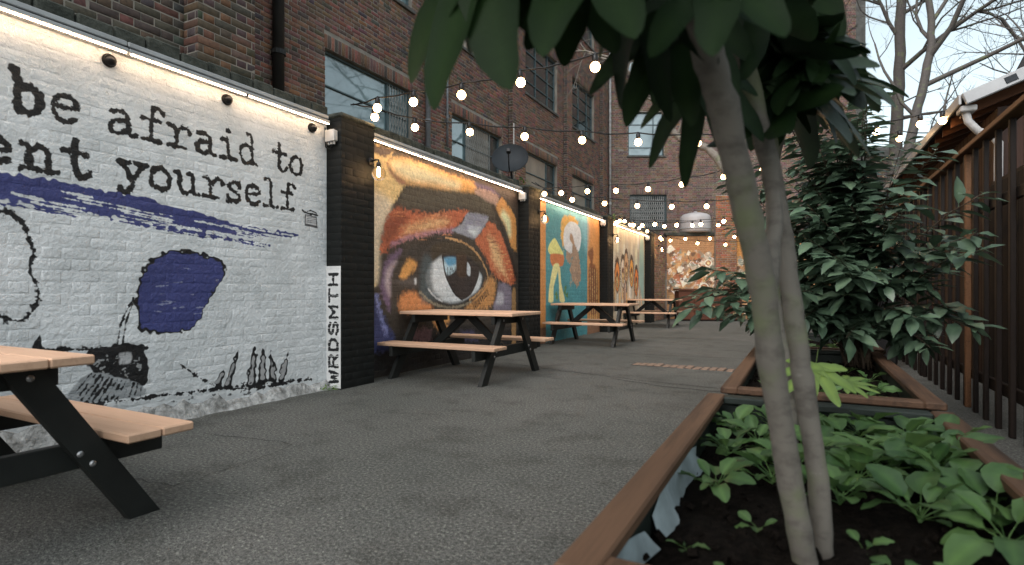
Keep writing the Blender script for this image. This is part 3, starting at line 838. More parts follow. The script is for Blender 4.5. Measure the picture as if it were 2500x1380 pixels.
teal.poly([(10.96,2.19),(11.07,2.18),(11.18,2.03),(11.15,1.95),(10.93,2.07)], pc(140, 112, 90), .02)
for i in range(30):
    y = er.uniform(10.95, 11.5); z = er.uniform(1.15, 1.75)
    teal.stroke([(y, z), (y + er.uniform(-.05, .05), z - .08)], .02, pc(160, 130, 100) if er.random() < .5 else pc(92, 76, 68), .01, .008, .6)
teal.poly([(10.12,2.03),(10.41,1.86),(10.58,1.72),(9.93,1.69),(9.79,1.78),(9.88,1.9)], pc(218, 180, 110), .015)
teal.poly([(9.91,1.7),(10.58,1.72),(10.54,1.5),(10.0,1.47)], pc(156, 94, 58), .015)
teal.poly([(10.06,1.5),(10.36,1.51),(10.07,1.07),(10.05,0.78),(9.82,0.78),(9.86,1.07)], pc(208, 172, 122), .015)
teal.poly([(10.27,1.51),(10.4,1.44),(10.46,1.13),(10.66,0.78),(10.38,0.78),(10.34,1.13)], pc(204, 168, 120), .015)
for (y, z) in ((10.12, .92), (10.62, 1.05), (10.7, .9), (10.15, .85), (10.58, .96)):
    teal.poly([(y, z), (y + .1, z + .06), (y + .12, z - .05)], pc(62, 96, 50), .015, .02)
teal.poly([(12.04,1.86),(12.37,1.99),(12.44,1.77),(12.37,1.64),(12.64,1.51),(12.71,0.5),(12.17,0.5),(12.11,1.49),(12.24,1.65)], pc(108, 66, 42), .03, .03)
for i in range(9):
    teal.stroke([(12.12 + i * .075, 1.5), (12.14 + i * .075, .3)], .02, pc(196, 150, 100) if i % 2 else pc(70, 44, 32), .02, .01, .8)
teal.a *= (1 + 0.3 * teal.nb + 0.2 * teal.n1)[..., None]

# feathered panel
fea = Canvas(13.3, 17.3, 0.0, 2.75, 0.009, pc(150, 138, 118))
for i in range(60):
    y = er.uniform(13.8, 17); z = er.uniform(1.4, 2.7)
    fea.stroke([(y, z), (y + er.uniform(-.05, .05), z - er.uniform(.3, .8))], er.uniform(.1, .25), pc(*er.choice([(176, 168, 150), (128, 120, 108), (190, 176, 148), (110, 108, 104), (165, 172, 172)])), .04, .04, .5)
for i in range(34):
    y = er.uniform(13.9, 16.9); z = er.uniform(.2, 1.0)
    fea.stroke([(y, z + .6), (y + er.uniform(-.03, .03), z - .1)], er.uniform(.05, .14), pc(*er.choice([(186, 132, 76), (200, 190, 170), (110, 70, 46), (66, 52, 44), (172, 150, 120)])), .03, .02, .8)
for (y, z), c1 in zip(((14.33, 1.4), (14.86, 1.52), (15.73, 1.54), (16.25, 1.28), (15.19, 1.68)), ((186, 108, 54), (170, 160, 146), (196, 124, 60), (180, 100, 50), (150, 120, 90))):
    for k, cc in ((1.0, (52, 38, 30)), (.8, c1), (.5, (84, 54, 38)), (.3, (190, 150, 104)), (.12, (50, 36, 30))):
        fea.poly([(y + .24 * k * math.cos(a), z + .48 * k * math.sin(a) - .25 * (1 - k)) for a in np.linspace(0, 6.28, 13)[:-1]], pc(*cc), .03, .03)
fea.poly([(16.7, 2.5), (17.1, 2.5), (17.1, .6), (16.8, .9), (16.55, 1.4)], pc(120, 140, 130), .06)

# collage on the end wall (u = metres along the wall)
colg = Canvas(0.0, 4.6, 0.0, 3.0, 0.010, pc(128, 96, 66))
colg.poly([(2.2, 3.0), (3.4, 3.0), (3.3, 1.8), (2.2, 2.2)], pc(150, 104, 56), .2)
cr = random.Random(11)
for i in range(520):
    y = cr.uniform(.03, 2.6) if i < 430 else cr.uniform(2.6, 4.5); z = cr.uniform(.6, 2.5) - .12 * y; k = cr.uniform(.025, .12)
    cc = cr.choice([(170, 160, 144), (146, 134, 118), (112, 98, 82), (80, 60, 46), (152, 120, 82), (130, 78, 52), (100, 102, 90), (178, 170, 154)])
    colg.poly([(y + k * (1 + cr.uniform(-.5, .5)) * math.cos(a), z + k * (1 + cr.uniform(-.5, .5)) * math.sin(a)) for a in np.linspace(0, 6.28, 9)[:-1]], pc(*cc), .012, .02, .9)
for i in range(90):
    y = cr.uniform(.03, 2.4); z = cr.uniform(.7, 2.2)
    colg.stroke([(y, z), (y + cr.gauss(0, .06), z + cr.gauss(0, .06)), (y + cr.gauss(0, .1), z + cr.gauss(0, .1))], cr.uniform(.01, .03), pc(*cr.choice([(58, 44, 36), (210, 200, 184), (120, 70, 48)])), .02, .01, .8)
for y, z, k in ((1.45, 1.95, .13), (1.75, 1.5, .15), (1.3, 1.1, .17), (.45, .85, .12), (.75, .85, .12)):
    for q, cc in ((1, (206, 188, 160)), (.75, (128, 84, 60)), (.4, (200, 160, 120))):
        colg.poly([(y + k * q * math.cos(a), z + k * q * math.sin(a)) for a in np.linspace(0, 6.28, 11)[:-1]], pc(*cc), .015, .012)

M['white_mural'] = mural_mat('white_painted_brick', white.image('white_mural'), (0, white.y0, white.z0), (0, 1, 0), white.y1 - white.y0, white.z0, white.z1, 0.55, 1.0, (0.5, 0.5, 0.48))
M['eye_mural'] = mural_mat('eye_painted_brick', eye.image('eye_mural'), (0, eye.y0, eye.z0), (0, 1, 0), eye.y1 - eye.y0, eye.z0, eye.z1, 0.6, 0.55)
M['teal_mural'] = mural_mat('teal_painted_brick', teal.image('teal_mural'), (0, teal.y0, teal.z0), (0, 1, 0), teal.y1 - teal.y0, teal.z0, teal.z1, 0.6, 0.5)
M['feather_mural'] = mural_mat('feather_painted_brick', fea.image('feather_mural'), (0, fea.y0, fea.z0), (0, 1, 0), fea.y1 - fea.y0, fea.z0, fea.z1, 0.6, 0.5)

# ------------------------------------------------------------------ brickwork
COURSE, JOINT = 0.075, 0.010
ST, HD = 0.215, 0.1025

def lay(u0, u1, v0, v1, holes, bond, r):
    out = []
    j = 0
    v = v0
    while v < v1 - 0.02:
        va, vb = v, min(v + COURSE - JOINT, v1)
        if bond == 'flemish':
            u = u0 - (0 if j % 2 == 0 else (ST + HD) / 2 + JOINT); k = 0
        else:
            u = u0 - (0 if j % 2 == 0 else (ST + JOINT) / 2); k = 0
        while u < u1:
            w = ST if (bond != 'flemish' or k % 2 == 0) else HD
            a, b = max(u, u0), min(u + w, u1)
            segs = [(a, b)] if b - a > 0.02 else []
            for (ha, hb, hc, hd) in holes:
                if hc < vb - 0.005 and hd > va + 0.005:
                    ns = []
                    for (p, q) in segs:
                        if q <= ha or p >= hb: ns.append((p, q)); continue
                        if p < ha - 0.02: ns.append((p, ha))
                        if q > hb + 0.02: ns.append((hb, q))
                    segs = ns
            for (p, q) in segs:
                out.append((p, q, va, vb))
            u += w + JOINT; k += 1
        v += COURSE; j += 1
    return out

def brick_arrays(bl, O, U, N, proud, bev, cols, off, jit=None, r=nrng):
    """all bricks of a face as one block of vertices"""
    jit = jit or (0.0015 if proud > .005 else 0.0003)
    B_ = np.array(bl, np.float64)
    n = len(B_)
    O = np.array(O) - np.array(off); U = np.array(U); N = np.array(N); Z = np.array((0, 0, 1.0))
    pr = proud + r.normal(0, jit, n)
    ua, ub, va, vb = B_.T
    ua = ua + r.normal(0, jit, n); ub = ub + r.normal(0, jit, n); va = va + r.normal(0, jit, n); vb = vb + r.normal(0, jit, n)
    V = np.zeros((n, 12, 3))
    cor = [(ua, va), (ub, va), (ub, vb), (ua, vb)]
    sg = [(1, 1), (-1, 1), (-1, -1), (1, -1)]
    tl = r.normal(0, jit * 0.6, (n, 4))
    for k in range(4):
        u, v = cor[k]
        V[:, k] = O + u[:, None] * U + v[:, None] * Z + (np.full(n, -0.006))[:, None] * N
        V[:, 4 + k] = O + u[:, None] * U + v[:, None] * Z + (pr - min(bev, proud * 1.2))[:, None] * N
        V[:, 8 + k] = O + (u + sg[k][0] * bev)[:, None] * U + (v + sg[k][1] * bev)[:, None] * Z + (pr + tl[:, k])[:, None] * N
    fs = []
    base = [(8, 9, 10, 11)]
    for k in range(4):
        k2 = (k + 1) % 4
        base += [(k, k2, 4 + k2, 4 + k), (4 + k, 4 + k2, 8 + k2, 8 + k)]
    F_ = (np.array(base)[None] + (np.arange(n) * 12)[:, None, None]).reshape(-1, 4)
    C_ = np.repeat(np.array(cols, np.float32)[:, None, :], 12, axis=1)
    return V.reshape(-1, 3), F_, C_.reshape(-1, 3)

def np_mesh(name, V, F_, C_, mat):
    me = bpy.data.meshes.new(name)
    me.vertices.add(len(V)); me.vertices.foreach_set('co', V.astype(np.float32).ravel())
    me.loops.add(F_.size); me.loops.foreach_set('vertex_index', F_.astype(np.int32).ravel())
    me.polygons.add(len(F_)); me.polygons.foreach_set('loop_start', np.arange(0, F_.size, 4, dtype=np.int32))
    me.update(calc_edges=True)
    if C_ is not None:
        a = me.color_attributes.new('bc', 'FLOAT_COLOR', 'POINT')
        buf = np.ones((len(V), 4), np.float32); buf[:, :3] = C_
        a.data.foreach_set('color', buf.ravel())
    me.materials.append(mat)
    me.validate()
    return me

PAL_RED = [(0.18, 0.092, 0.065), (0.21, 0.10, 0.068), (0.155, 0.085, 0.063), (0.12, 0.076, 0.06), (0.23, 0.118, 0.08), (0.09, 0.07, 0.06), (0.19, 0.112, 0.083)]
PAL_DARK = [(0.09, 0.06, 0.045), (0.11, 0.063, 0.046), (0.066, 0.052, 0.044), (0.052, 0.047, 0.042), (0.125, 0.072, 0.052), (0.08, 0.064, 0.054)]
PAL_WARM = [(0.26, 0.16, 0.10), (0.22, 0.13, 0.085), (0.3, 0.2, 0.13), (0.19, 0.12, 0.08)]
PAL_ONE = [(1, 1, 1)]
CAMP = np.array((0, 0, 1.0))

def seen(p):
    d = -SN * p[0] + CS * p[1]
    if d < 0.3: return False
    l = CS * p[0] + SN * p[1]
    x = l / d * 1360; y = (p[2] - 1) / d * 1360
    return abs(x) < 1270 and -690 < y < 725

def brickwork(root, O, U, N, u0, u1, v0, v1, mat, pal, holes=(), bond='flemish', proud=0.0052, bev=0.004, indiv=0, soldiers=(), tint=None, stuff_name='brickwork'):
    off = rootloc(root)
    r = random.Random(int(abs(O[0] * 131 + O[1] * 71 + u0 * 17) * 10) + 5)
    holes = list(holes) + [(a, b, c, d) for (a, b, c, d) in soldiers]
    bl = lay(u0, u1, v0, v1, holes, bond, r)
    for (a, b, c, d) in soldiers:
        n = max(1, int(round((b - a) / 0.078)))
        for k in range(n):
            w = (b - a) / n
            bl.append((a + k * w + .005, a + (k + 1) * w - .005, c + .005, d - .005))
    On, Un, Nn = np.array(O), np.array(U), np.array(N)
    if indiv:
        full = []
        for i, (a, b, c, d) in enumerate(bl):
            std = abs(d - c - (COURSE - JOINT)) < 1e-6 and (abs(b - a - ST) < 1e-6 or abs(b - a - HD) < 1e-6)
            if not std: continue
            p = On + Un * (a + b) / 2 + np.array((0, 0, (c + d) / 2))
            if seen(p): full.append((np.linalg.norm(p - CAMP) / (b - a) ** .5, i))
        full.sort()
        chosen = set(i for _, i in full[:indiv])
    else:
        chosen = set()
    rest = [b for i, b in enumerate(bl) if i not in chosen]
    if rest:
        cols = [r.choice(pal) for _ in rest]
        cols = [tuple(v * r.uniform(.8, 1.2) for v in c) for c in cols]
        V, F_, C_ = brick_arrays(rest, O, U, N, proud, bev, cols, off)
        o = mesh_obj(stuff_name, np_mesh(stuff_name, V, F_, C_, mat), root)
        o['kind'] = 'stuff'
    if chosen:
        var = {}
        for w in (ST, HD):
            var[w] = []
            for k in range(7):
                c = r.choice(pal); c = tuple(v * r.uniform(.8, 1.2) for v in c)
                V, F_, C_ = brick_arrays([(-w / 2, w / 2, -(COURSE - JOINT) / 2, (COURSE - JOINT) / 2)], (0, 0, 0), U, N, proud, bev, [c], (0, 0, 0))
                var[w].append(np_mesh('brick', V, F_, C_, mat))
        for i in sorted(chosen):
            a, b, c, d = bl[i]
            w = ST if abs(b - a - ST) < 1e-6 else HD
            p = On + Un * (a + b) / 2 + np.array((0, 0, (c + d) / 2)) + Nn * r.gauss(0, .0012 if proud > .005 else .0003)
            o = mesh_obj('brick', r.choice(var[w]), root, Vector(p) - off)
            ax = Vector(N)
            o.rotation_euler = (Matrix.Rotation(r.gauss(0, .006), 3, ax) @ Matrix.Rotation(r.gauss(0, .01 if proud > .005 else .0025), 3, 'Z')).to_euler()

def core_with_holes(root, name, O, U, N, u0, u1, v0, v1, holes, mat, depth=0.2):
    us = sorted(set([u0, u1] + [h[0] for h in holes] + [h[1] for h in holes]))
    vs = sorted(set([v0, v1] + [h[2] for h in holes] + [h[3] for h in holes]))
    O = Vector(O); U = Vector(U); N = Vector(N)
    mb = MB()
    P = lambda u, v, w=0.0: O + U * u + UP * v + N * w
    for i in range(len(us) - 1):
        for j in range(len(vs) - 1):
            cu, cv = (us[i] + us[i + 1]) / 2, (vs[j] + vs[j + 1]) / 2
            if any(h[0] < cu < h[1] and h[2] < cv < h[3] for h in holes): continue
            mb.add([P(us[i], vs[j]), P(us[i + 1], vs[j]), P(us[i + 1], vs[j + 1]), P(us[i], vs[j + 1])], [(0, 1, 2, 3)])
    for (a, b, c, d) in holes:
        mb.add([P(a, c), P(b, c), P(b, d), P(a, d), P(a, c, -depth), P(b, c, -depth), P(b, d, -depth), P(a, d, -depth)],
               [(0, 4, 5, 1), (1, 5, 6, 2), (2, 6, 7, 3), (3, 7, 4, 0)])
    return mb.build(name, mat, root)

# ------------------------------------------------------------------ ground
gm = MB().add([(-300, -300, 0), (300, -300, 0), (300, 300, 0), (-300, 300, 0)], [(0, 1, 2, 3)])
ground = gm.build('ground', M['asphalt']); tag(ground, kind='structure', label='worn grey asphalt paving of the courtyard')
def seam(pts, w, seed):
    r = random.Random(seed)
    mb = MB(); L_ = []
    for i in range(len(pts) - 1):
        a, b = Vector((*pts[i], 0)), Vector((*pts[i + 1], 0)); n = max(2, int((b - a).length / .07))
        for k in range(n): L_.append(a.lerp(b, k / n))
    L_.append(Vector((*pts[-1], 0)))
    vs = []
    for i, p in enumerate(L_):
        t = (L_[min(i + 1, len(L_) - 1)] - L_[max(0, i - 1)]).normalized(); n_ = Vector((-t.y, t.x, 0))
        q = p + n_ * r.gauss(0, .012); ww = w * r.uniform(.35, 1.3) * (0.3 if i in (0, len(L_) - 1) else 1)
        vs += [q + n_ * ww / 2 + Vector((0, 0, .003)), q - n_ * ww / 2 + Vector((0, 0, .003))]
    mb.add(vs, [(2 * i, 2 * i + 1, 2 * i + 3, 2 * i + 2) for i in range(len(L_) - 1)])
    return mb.build('crack', M['seam'], ground)
seam([(-3.7, 2.45), (-3.27, 2.53), (-2.92, 2.54), (-2.86, 2.3), (-2.84, 1.72), (-3.1, 1.70), (-3.6, 1.66)], .009, 1)
seam([(-3.7, 6.8), (-2.69, 6.45), (-1.6, 6.15), (-.5, 5.95)], .02, 2)
seam([(-1.9, 6.1), (-1.2, 5.85), (-.42, 5.8)], .03, 3)
seam([(-2.6, 8.7), (-1.9, 8.65), (-1.0, 8.75), (-.2, 8.7)], .05, 4)
seam([(-3.2, 11.8), (-2.0, 11.9), (-.5, 11.7)], .05, 5)
# row of bricks let into the paving
setts = empty('brick_channel', (-1.3, 7.45, 0)); tag(setts, 'single row of worn bricks set into the asphalt beside the planters', 'paving', kind='structure')
sv = []
for k in range(4):
    mb = MB(); mb.box((-.041, -.11, -.03), (.041, .11, .010 + .003 * k), None, .007); sv.append(mb.mesh('brick', M['sett']))
for k in range(18):
    o = mesh_obj('brick', sv[k % 4], setts, (-1.96 + k * .0985 + 1.3, .02 - .006 * k + rng.gauss(0, .004), 0), (0, 0, rng.gauss(-.04, .03)))
bx('bed', (-2.02, 7.32, -.02), (-.2, 7.58, .004), M['seam'], setts, 0)

# ------------------------------------------------------------------ mural wall, panel by panel
XU = (0, 1, 0); XN = (1, 0, 0)
def mural_wall(name, y0, y1, mat, pal, label, indiv, top=2.70, thick=0.34, bond='flemish', proud=.0005, bev=.004):
    root = empty(name, (WX, (y0 + y1) / 2, 0), label, 'wall')
    bx('wall_core', (WX - thick, y0, 0), (WX, y1, top), mat, root, 0)
    brickwork(root, (WX, 0, 0), XU, XN, y0, y1, 0.01, top, mat, pal, bond=bond, proud=proud, bev=bev, indiv=indiv)
    # coping stones, mossy and uneven
    y = y0; r = random.Random(int(y0 * 10) + 3)
    while y < y1 - .05:
        w = min(r.uniform(.2, .26), y1 - y)
        h = r.uniform(.15, .185)
        mb = MB(); mb.box((WX - thick - .03, y + .004, top + .002), (WX + .02 + r.uniform(-.01, .012), y + w - .004, top + h), None, .012)
        o = mb.build('coping_stone', M['coping'], root)
        y += w
    return root
wallA = mural_wall('white_mural_wall', -2.5, 4.18, M['white_mural'], PAL_ONE, 'white painted brick wall with typewriter lettering and a blue brush stroke', 300)
wallB = mural_wall('eye_mural_wall', 4.68, 8.53, M['eye_mural'], PAL_ONE, 'brick wall panel painted with a huge eye and orange eyelids', 300)
wallC = mural_wall('teal_mural_wall', 9.02, 12.88, M['teal_mural'], PAL_ONE, 'brick wall panel painted teal with a pale oval and long-legged figure', 150)
wallD = mural_wall('feather_mural_wall', 13.36, 17.22, M['feather_mural'], PAL_ONE, 'brick wall panel painted with grey streaks and orange feather ovals', 0)
# rough rendered foot of the white wall
pr = random.Random(21)
mb = MB(); vs = []; nseg = 90
for i in range(nseg + 1):
    y = -2.5 + (4.17 + 2.5) * i / nseg
    d = .05 + pr.uniform(-.02, .03); h = .085 + pr.uniform(-.03, .035) + (.03 if y < 3 else 0)
    vs += [(WX + d + .03, y, 0.0), (WX + d * .8, y, h * .55), (WX + .004, y, h)]
mb.add(vs, [(3 * i + k, 3 * i + 3 + k, 3 * i + 4 + k, 3 * i + 1 + k) for i in range(nseg) for k in (0, 1)])
M['plinth'] = plain('rough_limewash', (0.5, 0.51, 0.5), (0.16, 0.16, 0.15), 14, 0.9, 1.0, 30, dist=0.03)
mb.build('plinth', M['plinth'], wallA)

def pillar(y0, y1, label, indiv):
    root = empty('brick_pillar', (-4.2, (y0 + y1) / 2, 0), label, 'pillar', 'black pillars between the murals')
    bx('pillar_core', (WX - .3, y0, 0), (-4.106, y1, 2.74), M['black_paint'], root, 0)
    brickwork(root, (-4.106, 0, 0), XU, XN, y0, y1, .01, 2.74, M['black_paint'], PAL_ONE, proud=.0012, bev=.004, indiv=indiv)
    brickwork(root, (WX, y0, 0), (1, 0, 0), (0, -1, 0), .0, .194, .01, 2.74, M['black_paint'], PAL_ONE, proud=.0012, bev=.004)
    bx('cap', (WX - .34, y0 - .01, 2.742), (-4.09, y1 + .01, 2.80), M['coping'], root, .02)
    return root
pillars = [pillar(4.185, 4.675, 'black painted pillar bearing the vertical white name strip', 80),
           pillar(8.535, 9.015, 'black painted pillar between the eye mural and the teal mural', 60),
           pillar(12.885, 13.355, 'black painted pillar between the teal mural and the feather mural', 0),
           pillar(17.225, 17.7, 'black painted pillar after the feather mural at the far end', 0)]
# the white strip with the vertical name, painted on the near side of the first pillar
sg = Canvas(0, .19, 0, 1.24, 0.002, (0.7, 0.7, 0.69))
def seg7(ch):
    return {'W': [[(0, 1), (.22, 0), (.5, .7), (.78, 0), (1, 1)]], 'R': [[(.05, 0), (.05, 1), (.8, 1), (.95, .78), (.8, .5), (.05, .5)], [(.5, .5), (.95, 0)]],
            'D': [[(.05, 0), (.05, 1), (.65, 1), (.95, .7), (.95, .3), (.65, 0), (.05, 0)]], 'S': [[(.95, .85), (.75, 1), (.2, 1), (.05, .75), (.2, .55), (.8, .47), (.95, .25), (.8, 0), (.2, 0), (.05, .15)]],
            'M': [[(.02, 0), (.02, 1), (.5, .35), (.98, 1), (.98, 0)]], 'T': [[(0, 1), (1, 1)], [(.5, 1), (.5, 0)]], 'H': [[(.05, 0), (.05, 1)], [(.95, 0), (.95, 1)], [(.05, .5), (.95, .5)]]}[ch]
for i, ch in enumerate('WRDSMTH'):
    z0 = .06 + i * .165
    for st in seg7(ch):
        # the word runs upwards: letter x -> wall z, letter y -> wall -u
        sg.stroke([(.152 - y * .11, z0 + x * .118) for x, y in st], .034, INK, .006, .002, curve=False)
for i in range(26):
    z = .05 + i * .047
    sg.stroke([(.02, z), (.17, z + .003)], .004, (.62, .62, .61), .004, .0015)
M['name_strip'] = mural_mat('name_strip_paint', sg.image('name_strip'), (WX, 0, 0), (1, 0, 0), sg.y1, 0, sg.z1, .55, .4)
o = bx('name_strip', (WX + .002, 4.1755, .012), (-4.104, 4.178, 1.245), M['name_strip'], pillars[0], 0)
o['label'] = 'white painted strip with black vertical lettering'

# plain end stretch of the same wall, and the collage wall across the end
root = empty('end_brick_wall', (-4.16, 18.8, 0), 'warm lit bare brick wall between the last pillar and the collage', 'wall')
bx('wall_core', (-4.5, 17.705, 0), (-4.2, 19.75, 2.85), M['mortar'], root, 0)
brickwork(root, (-4.2, 0, 0), XU, XN, 17.705, 19.75, .01, 2.85, M['brick'], PAL_WARM)
DB = 19.5
EO = FWD * DB + RGT * 5.42
BU, BN = tuple(RGT), tuple(-FWD)
M['collage_mural'] = mural_mat('collage_painted_brick', colg.image('collage_mural'), tuple(EO), BU, colg.y1, 0, colg.z1, .65, .5)
root = empty('collage_wall', tuple(EO + RGT * 2), 'brick wall across the far end pasted with a pale collage', 'wall')
core_with_holes(root, 'wall_core', EO, BU, BN, 0, 7.5, 0, 2.9, [], M['collage_mural'])
brickwork(root, tuple(EO), BU, BN, 0, 7.5, .01, 2.9, M['collage_mural'], PAL_ONE)
mb = MB(); MT = Matrix.Translation(EO) @ Matrix.Rotation(TH, 4, 'Z')
mb.box((-.05, -.06, 2.9), (7.5, .3, 3.02), MT, .02); mb.build('coping', M['coping'], root)
root = empty('brick_pier', tuple(EO + RGT * 2.0), 'tall orange brown brick pier rising above the collage wall', 'pier')
mb = MB(); mb.box((1.65, -.18, 0), (2.38, -.02, 4.3), MT, .01); mb.build('pier_core', M['mortar'], root)
brickwork(root, tuple(EO - FWD * .18), BU, BN, 1.65, 2.38, .01, 4.3, M['brick'], [(0.3, .13, .06), (.26, .11, .055), (.22, .11, .06)])
# rust brown counter
CO = FWD * 18.4
MT2 = Matrix.Translation(CO) @ Matrix.Rotation(TH - .06, 4, 'Z')
root = empty('bar_counter', tuple(CO + RGT * 6.4), 'long rust brown panelled counter standing before the collage wall', 'counter')
for k in range(4):
    a = 5.42 + k * .505
    mb = MB(); mb.box((a, 0, .05), (a + .495, .035, .99), MT2, .008); mb.build('front_panel', M['rust'], root)
mb = MB(); mb.box((5.42, .03, .03), (7.43, .6, .98), MT2, .005); mb.build('body', M['rust'], root)
mb = MB(); mb.box((5.38, -.05, .992), (7.47, .64, 1.05), MT2, .01); mb.build('worktop', M['rust'], root)
mb = MB(); mb.box((5.46, .02, 0), (7.4, .55, .03), MT2, .004); mb.build('toe_kick', M['black_plastic'], root)
# white tank above the collage wall
TK = FWD * 19.75 + RGT * 6.5
root = empty('water_tank', tuple(TK + UP * 3.0), 'squat white tank with domed top above the collage wall', 'tank')
MT3 = Matrix.Translation(TK + UP * 3.02)
MB().lathe([(.46, 0), (.52, .03), (.535, .1), (.53, .5), (.50, .6), (.42, .66), (.25, .71), (.02, .73)], 32, MT3).build('shell', M['tank'], root, smooth=True)
MB().lathe([(.545, .12), (.552, .13), (.552, .16), (.545, .17)], 32, MT3).build('band', M['alu'], root, smooth=True)
MB().lathe([(.06, .72), (.06, .77), (.02, .78)], 12, MT3).build('vent_cap', M['alu'], root)

# ------------------------------------------------------------------ big brick building behind the wall
def window(root, O, U, N, a, b, c, d, panes, mull, trans, grille=None, deep=.14, sill=True):
    """a..b along, c..d up; mull / trans = positions of bars in metres from a / c; panes = material per cell"""
    O = Vector(O); U = Vector(U); N = Vector(N)
    Mx = Matrix((U, UP, N)).transposed().to_4x4(); Mx.translation = O + U * a + UP * c - N * deep
    W, H_ = b - a, d - c
    t = .045
    mb = MB()
    for lo, hi in (((0, 0, 0), (W, t, .05)), ((0, H_ - t, 0), (W, H_, .05)), ((0, t, 0), (t, H_ - t, .05)), ((W - t, t, 0), (W, H_ - t, .05))):
        mb.box(lo, hi, Mx, .004)
    fr = mb.build('window', M['win_frame'], root)
    xs = [t] + list(mull) + [W - t]; zs = [t] + list(trans) + [H_ - t]
    for x in mull:
        MB().box((x - .018, t, .004), (x + .018, H_ - t, .046), Mx, .003).build('mullion', M['win_frame'], fr)
    for z in trans:
        MB().box((t, z - .015, .008), (W - t, z + .015, .042), Mx, .003).build('glazing_bar', M['win_frame'], fr)
    k = 0
    for i in range(len(xs) - 1):
        for j in range(len(zs) - 1):
            pm = panes[k % len(panes)]; k += 1
            mb = MB(); mb.add([Mx @ Vector(v) for v in ((xs[i], zs[j], .012), (xs[i + 1], zs[j], .012 + rng.uniform(-.004, .004)), (xs[i + 1], zs[j + 1], .012), (xs[i], zs[j + 1], .012 + rng.uniform(-.004, .004)))], [(0, 1, 2, 3)])
            mb.build('pane', M[pm], fr)
    if grille:
        g0, g1 = grille
        mb = MB(); st = .085
        n = int((g1 - g0) / st)
        for i in range(n + 1):
            x = g0 + i * st
            mb.box((x - .007, t, .056), (x + .007, H_ - t, .066), Mx)
        z = t
        while z + .2 < H_ - t:
            for i in range(n):
                x = g0 + i * st
                for (p, q) in (((x, z), (x + st, z + .2)), ((x + st, z), (x, z + .2))):
                    dv = Vector((q[0] - p[0], q[1] - p[1], 0)); nv = Vector((-dv.y, dv.x, 0)).normalized() * .006
                    vv = [Vector((p[0], p[1], .072)) + nv, Vector((p[0], p[1], .072)) - nv, Vector((q[0], q[1], .072)) - nv, Vector((q[0], q[1], .072)) + nv]
                    ww = [v + Vector((0, 0, .004)) for v in vv]
                    mb.add([Mx @ v for v in vv + ww], [(3, 2, 1, 0), (4, 5, 6, 7), (0, 1, 5, 4), (1, 2, 6, 5), (2, 3, 7, 6), (3, 0, 4, 7)])
            z += .2
        mb.build('lattice_grille', M['grille'], root)
    if sill:
        MB().box((-.06, -.075, .02), (W + .06, -.002, deep + .05), Mx, .008).build('sill', M['stone_sill'], root)

XB = -7.0
bld = empty('brick_building', (XB, 13, 0), 'tall dark red brick building with metal windows and piers behind the mural wall', 'building')
bays = [(6.77, 9.10), (10.55, 12.92), (14.35, 16.68), (18.02, 20.30)]
holesB = [(a, b, 3.35, 5.03) for a, b in bays] + [(a, b, 6.68, 8.40) for a, b in bays] + [(a, b, 10.1, 11.8) for a, b in bays]
lint = [(a - .02, b + .02, 5.03, 5.26) for a, b in bays] + [(a - .02, b + .02, 8.40, 8.63) for a, b in bays] + [(a - .02, b + .02, 11.8, 12.03) for a, b in bays]
core_with_holes(bld, 'wall_core', (XB, 0, 0), XU, XN, 3.0, 22.36, 0, 14.5, holesB, M['mortar'])
brickwork(bld, (XB, 0, 0), XU, XN, 3.0, 22.36, 1.8, 14.5, M['brick'], PAL_RED, holes=holesB, soldiers=lint, indiv=150)
for i, (a, b) in enumerate(bays):
    W = b - a
    low = [['pane_sky'], ['pane_sky', 'pane_sky', 'pane_sky', 'pane_blind', 'pane_blind', 'pane_blind', 'pane_dark', 'pane_dark', 'pane_dark'], ['pane_blind', 'pane_blind', 'pane_blind', 'pane_dark', 'pane_dark', 'pane_dark'], ['pane_blind', 'pane_blind', 'pane_blind', 'pane_dark', 'pane_dark', 'pane_dark']][i]
    window(bld, (XB, 0, 0), XU, XN, a, b, 3.35, 5.03, low, [W * .72] if i != 1 else [W * .3, W * .8], [.55, 1.1], grille=(W * .30 + .03, W * .8 - .03) if i == 1 else ((W * .74, W - .08) if i == 0 else None))
    up = [['pane_sky'], ['pane_peach', 'pane_peach', 'pane_peach', 'pane_sky'], ['pane_dark'], ['pane_dark']][i]
    window(bld, (XB, 0, 0), XU, XN, a, b, 6.68, 8.40, up, [W * .38, W * .76], [.43, .86, 1.29])
    window(bld, (XB, 0, 0), XU, XN, a, b, 10.1, 11.8, ['pane_dark'], [W * .5], [.85])
# brick piers
for py in (13.28, 17.2, 20.95):
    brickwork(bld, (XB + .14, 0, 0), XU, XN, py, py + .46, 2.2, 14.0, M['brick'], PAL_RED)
    MB().box((XB, py, 1), (XB + .14, py + .46, 14.0), None, 0).build('pier', M['mortar'], bld)
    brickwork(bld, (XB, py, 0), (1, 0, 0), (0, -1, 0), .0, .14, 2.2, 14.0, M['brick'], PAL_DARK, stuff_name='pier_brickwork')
# rainwater pipes
def pipe(x, y, z0, z1, r_, mat, name='downpipe'):
    o = MB().tube([(x, y, z0), (x, y, z1)], r_, 12).build(name, mat, bld, smooth=True)
    z = z0 + .6
    while z < z1:
        MB().tube([(x, y, z), (x, y, z + .07)], r_ * 1.25, 12).build('pipe_collar', mat, o)
        z += 1.7
pipe(XB + .09, 9.52, 2.2, 14, .055, M['pipe'])
pipe(XB + .10, 5.76, 2.2, 14, .085, M['pipe_dark'])
pipe(XB + .08, 22.05, 2.2, 14, .05, M['pipe_white'])
pipe(XB + .06, 10.28, 4.2, 6.3, .025, M['pipe'], 'conduit')
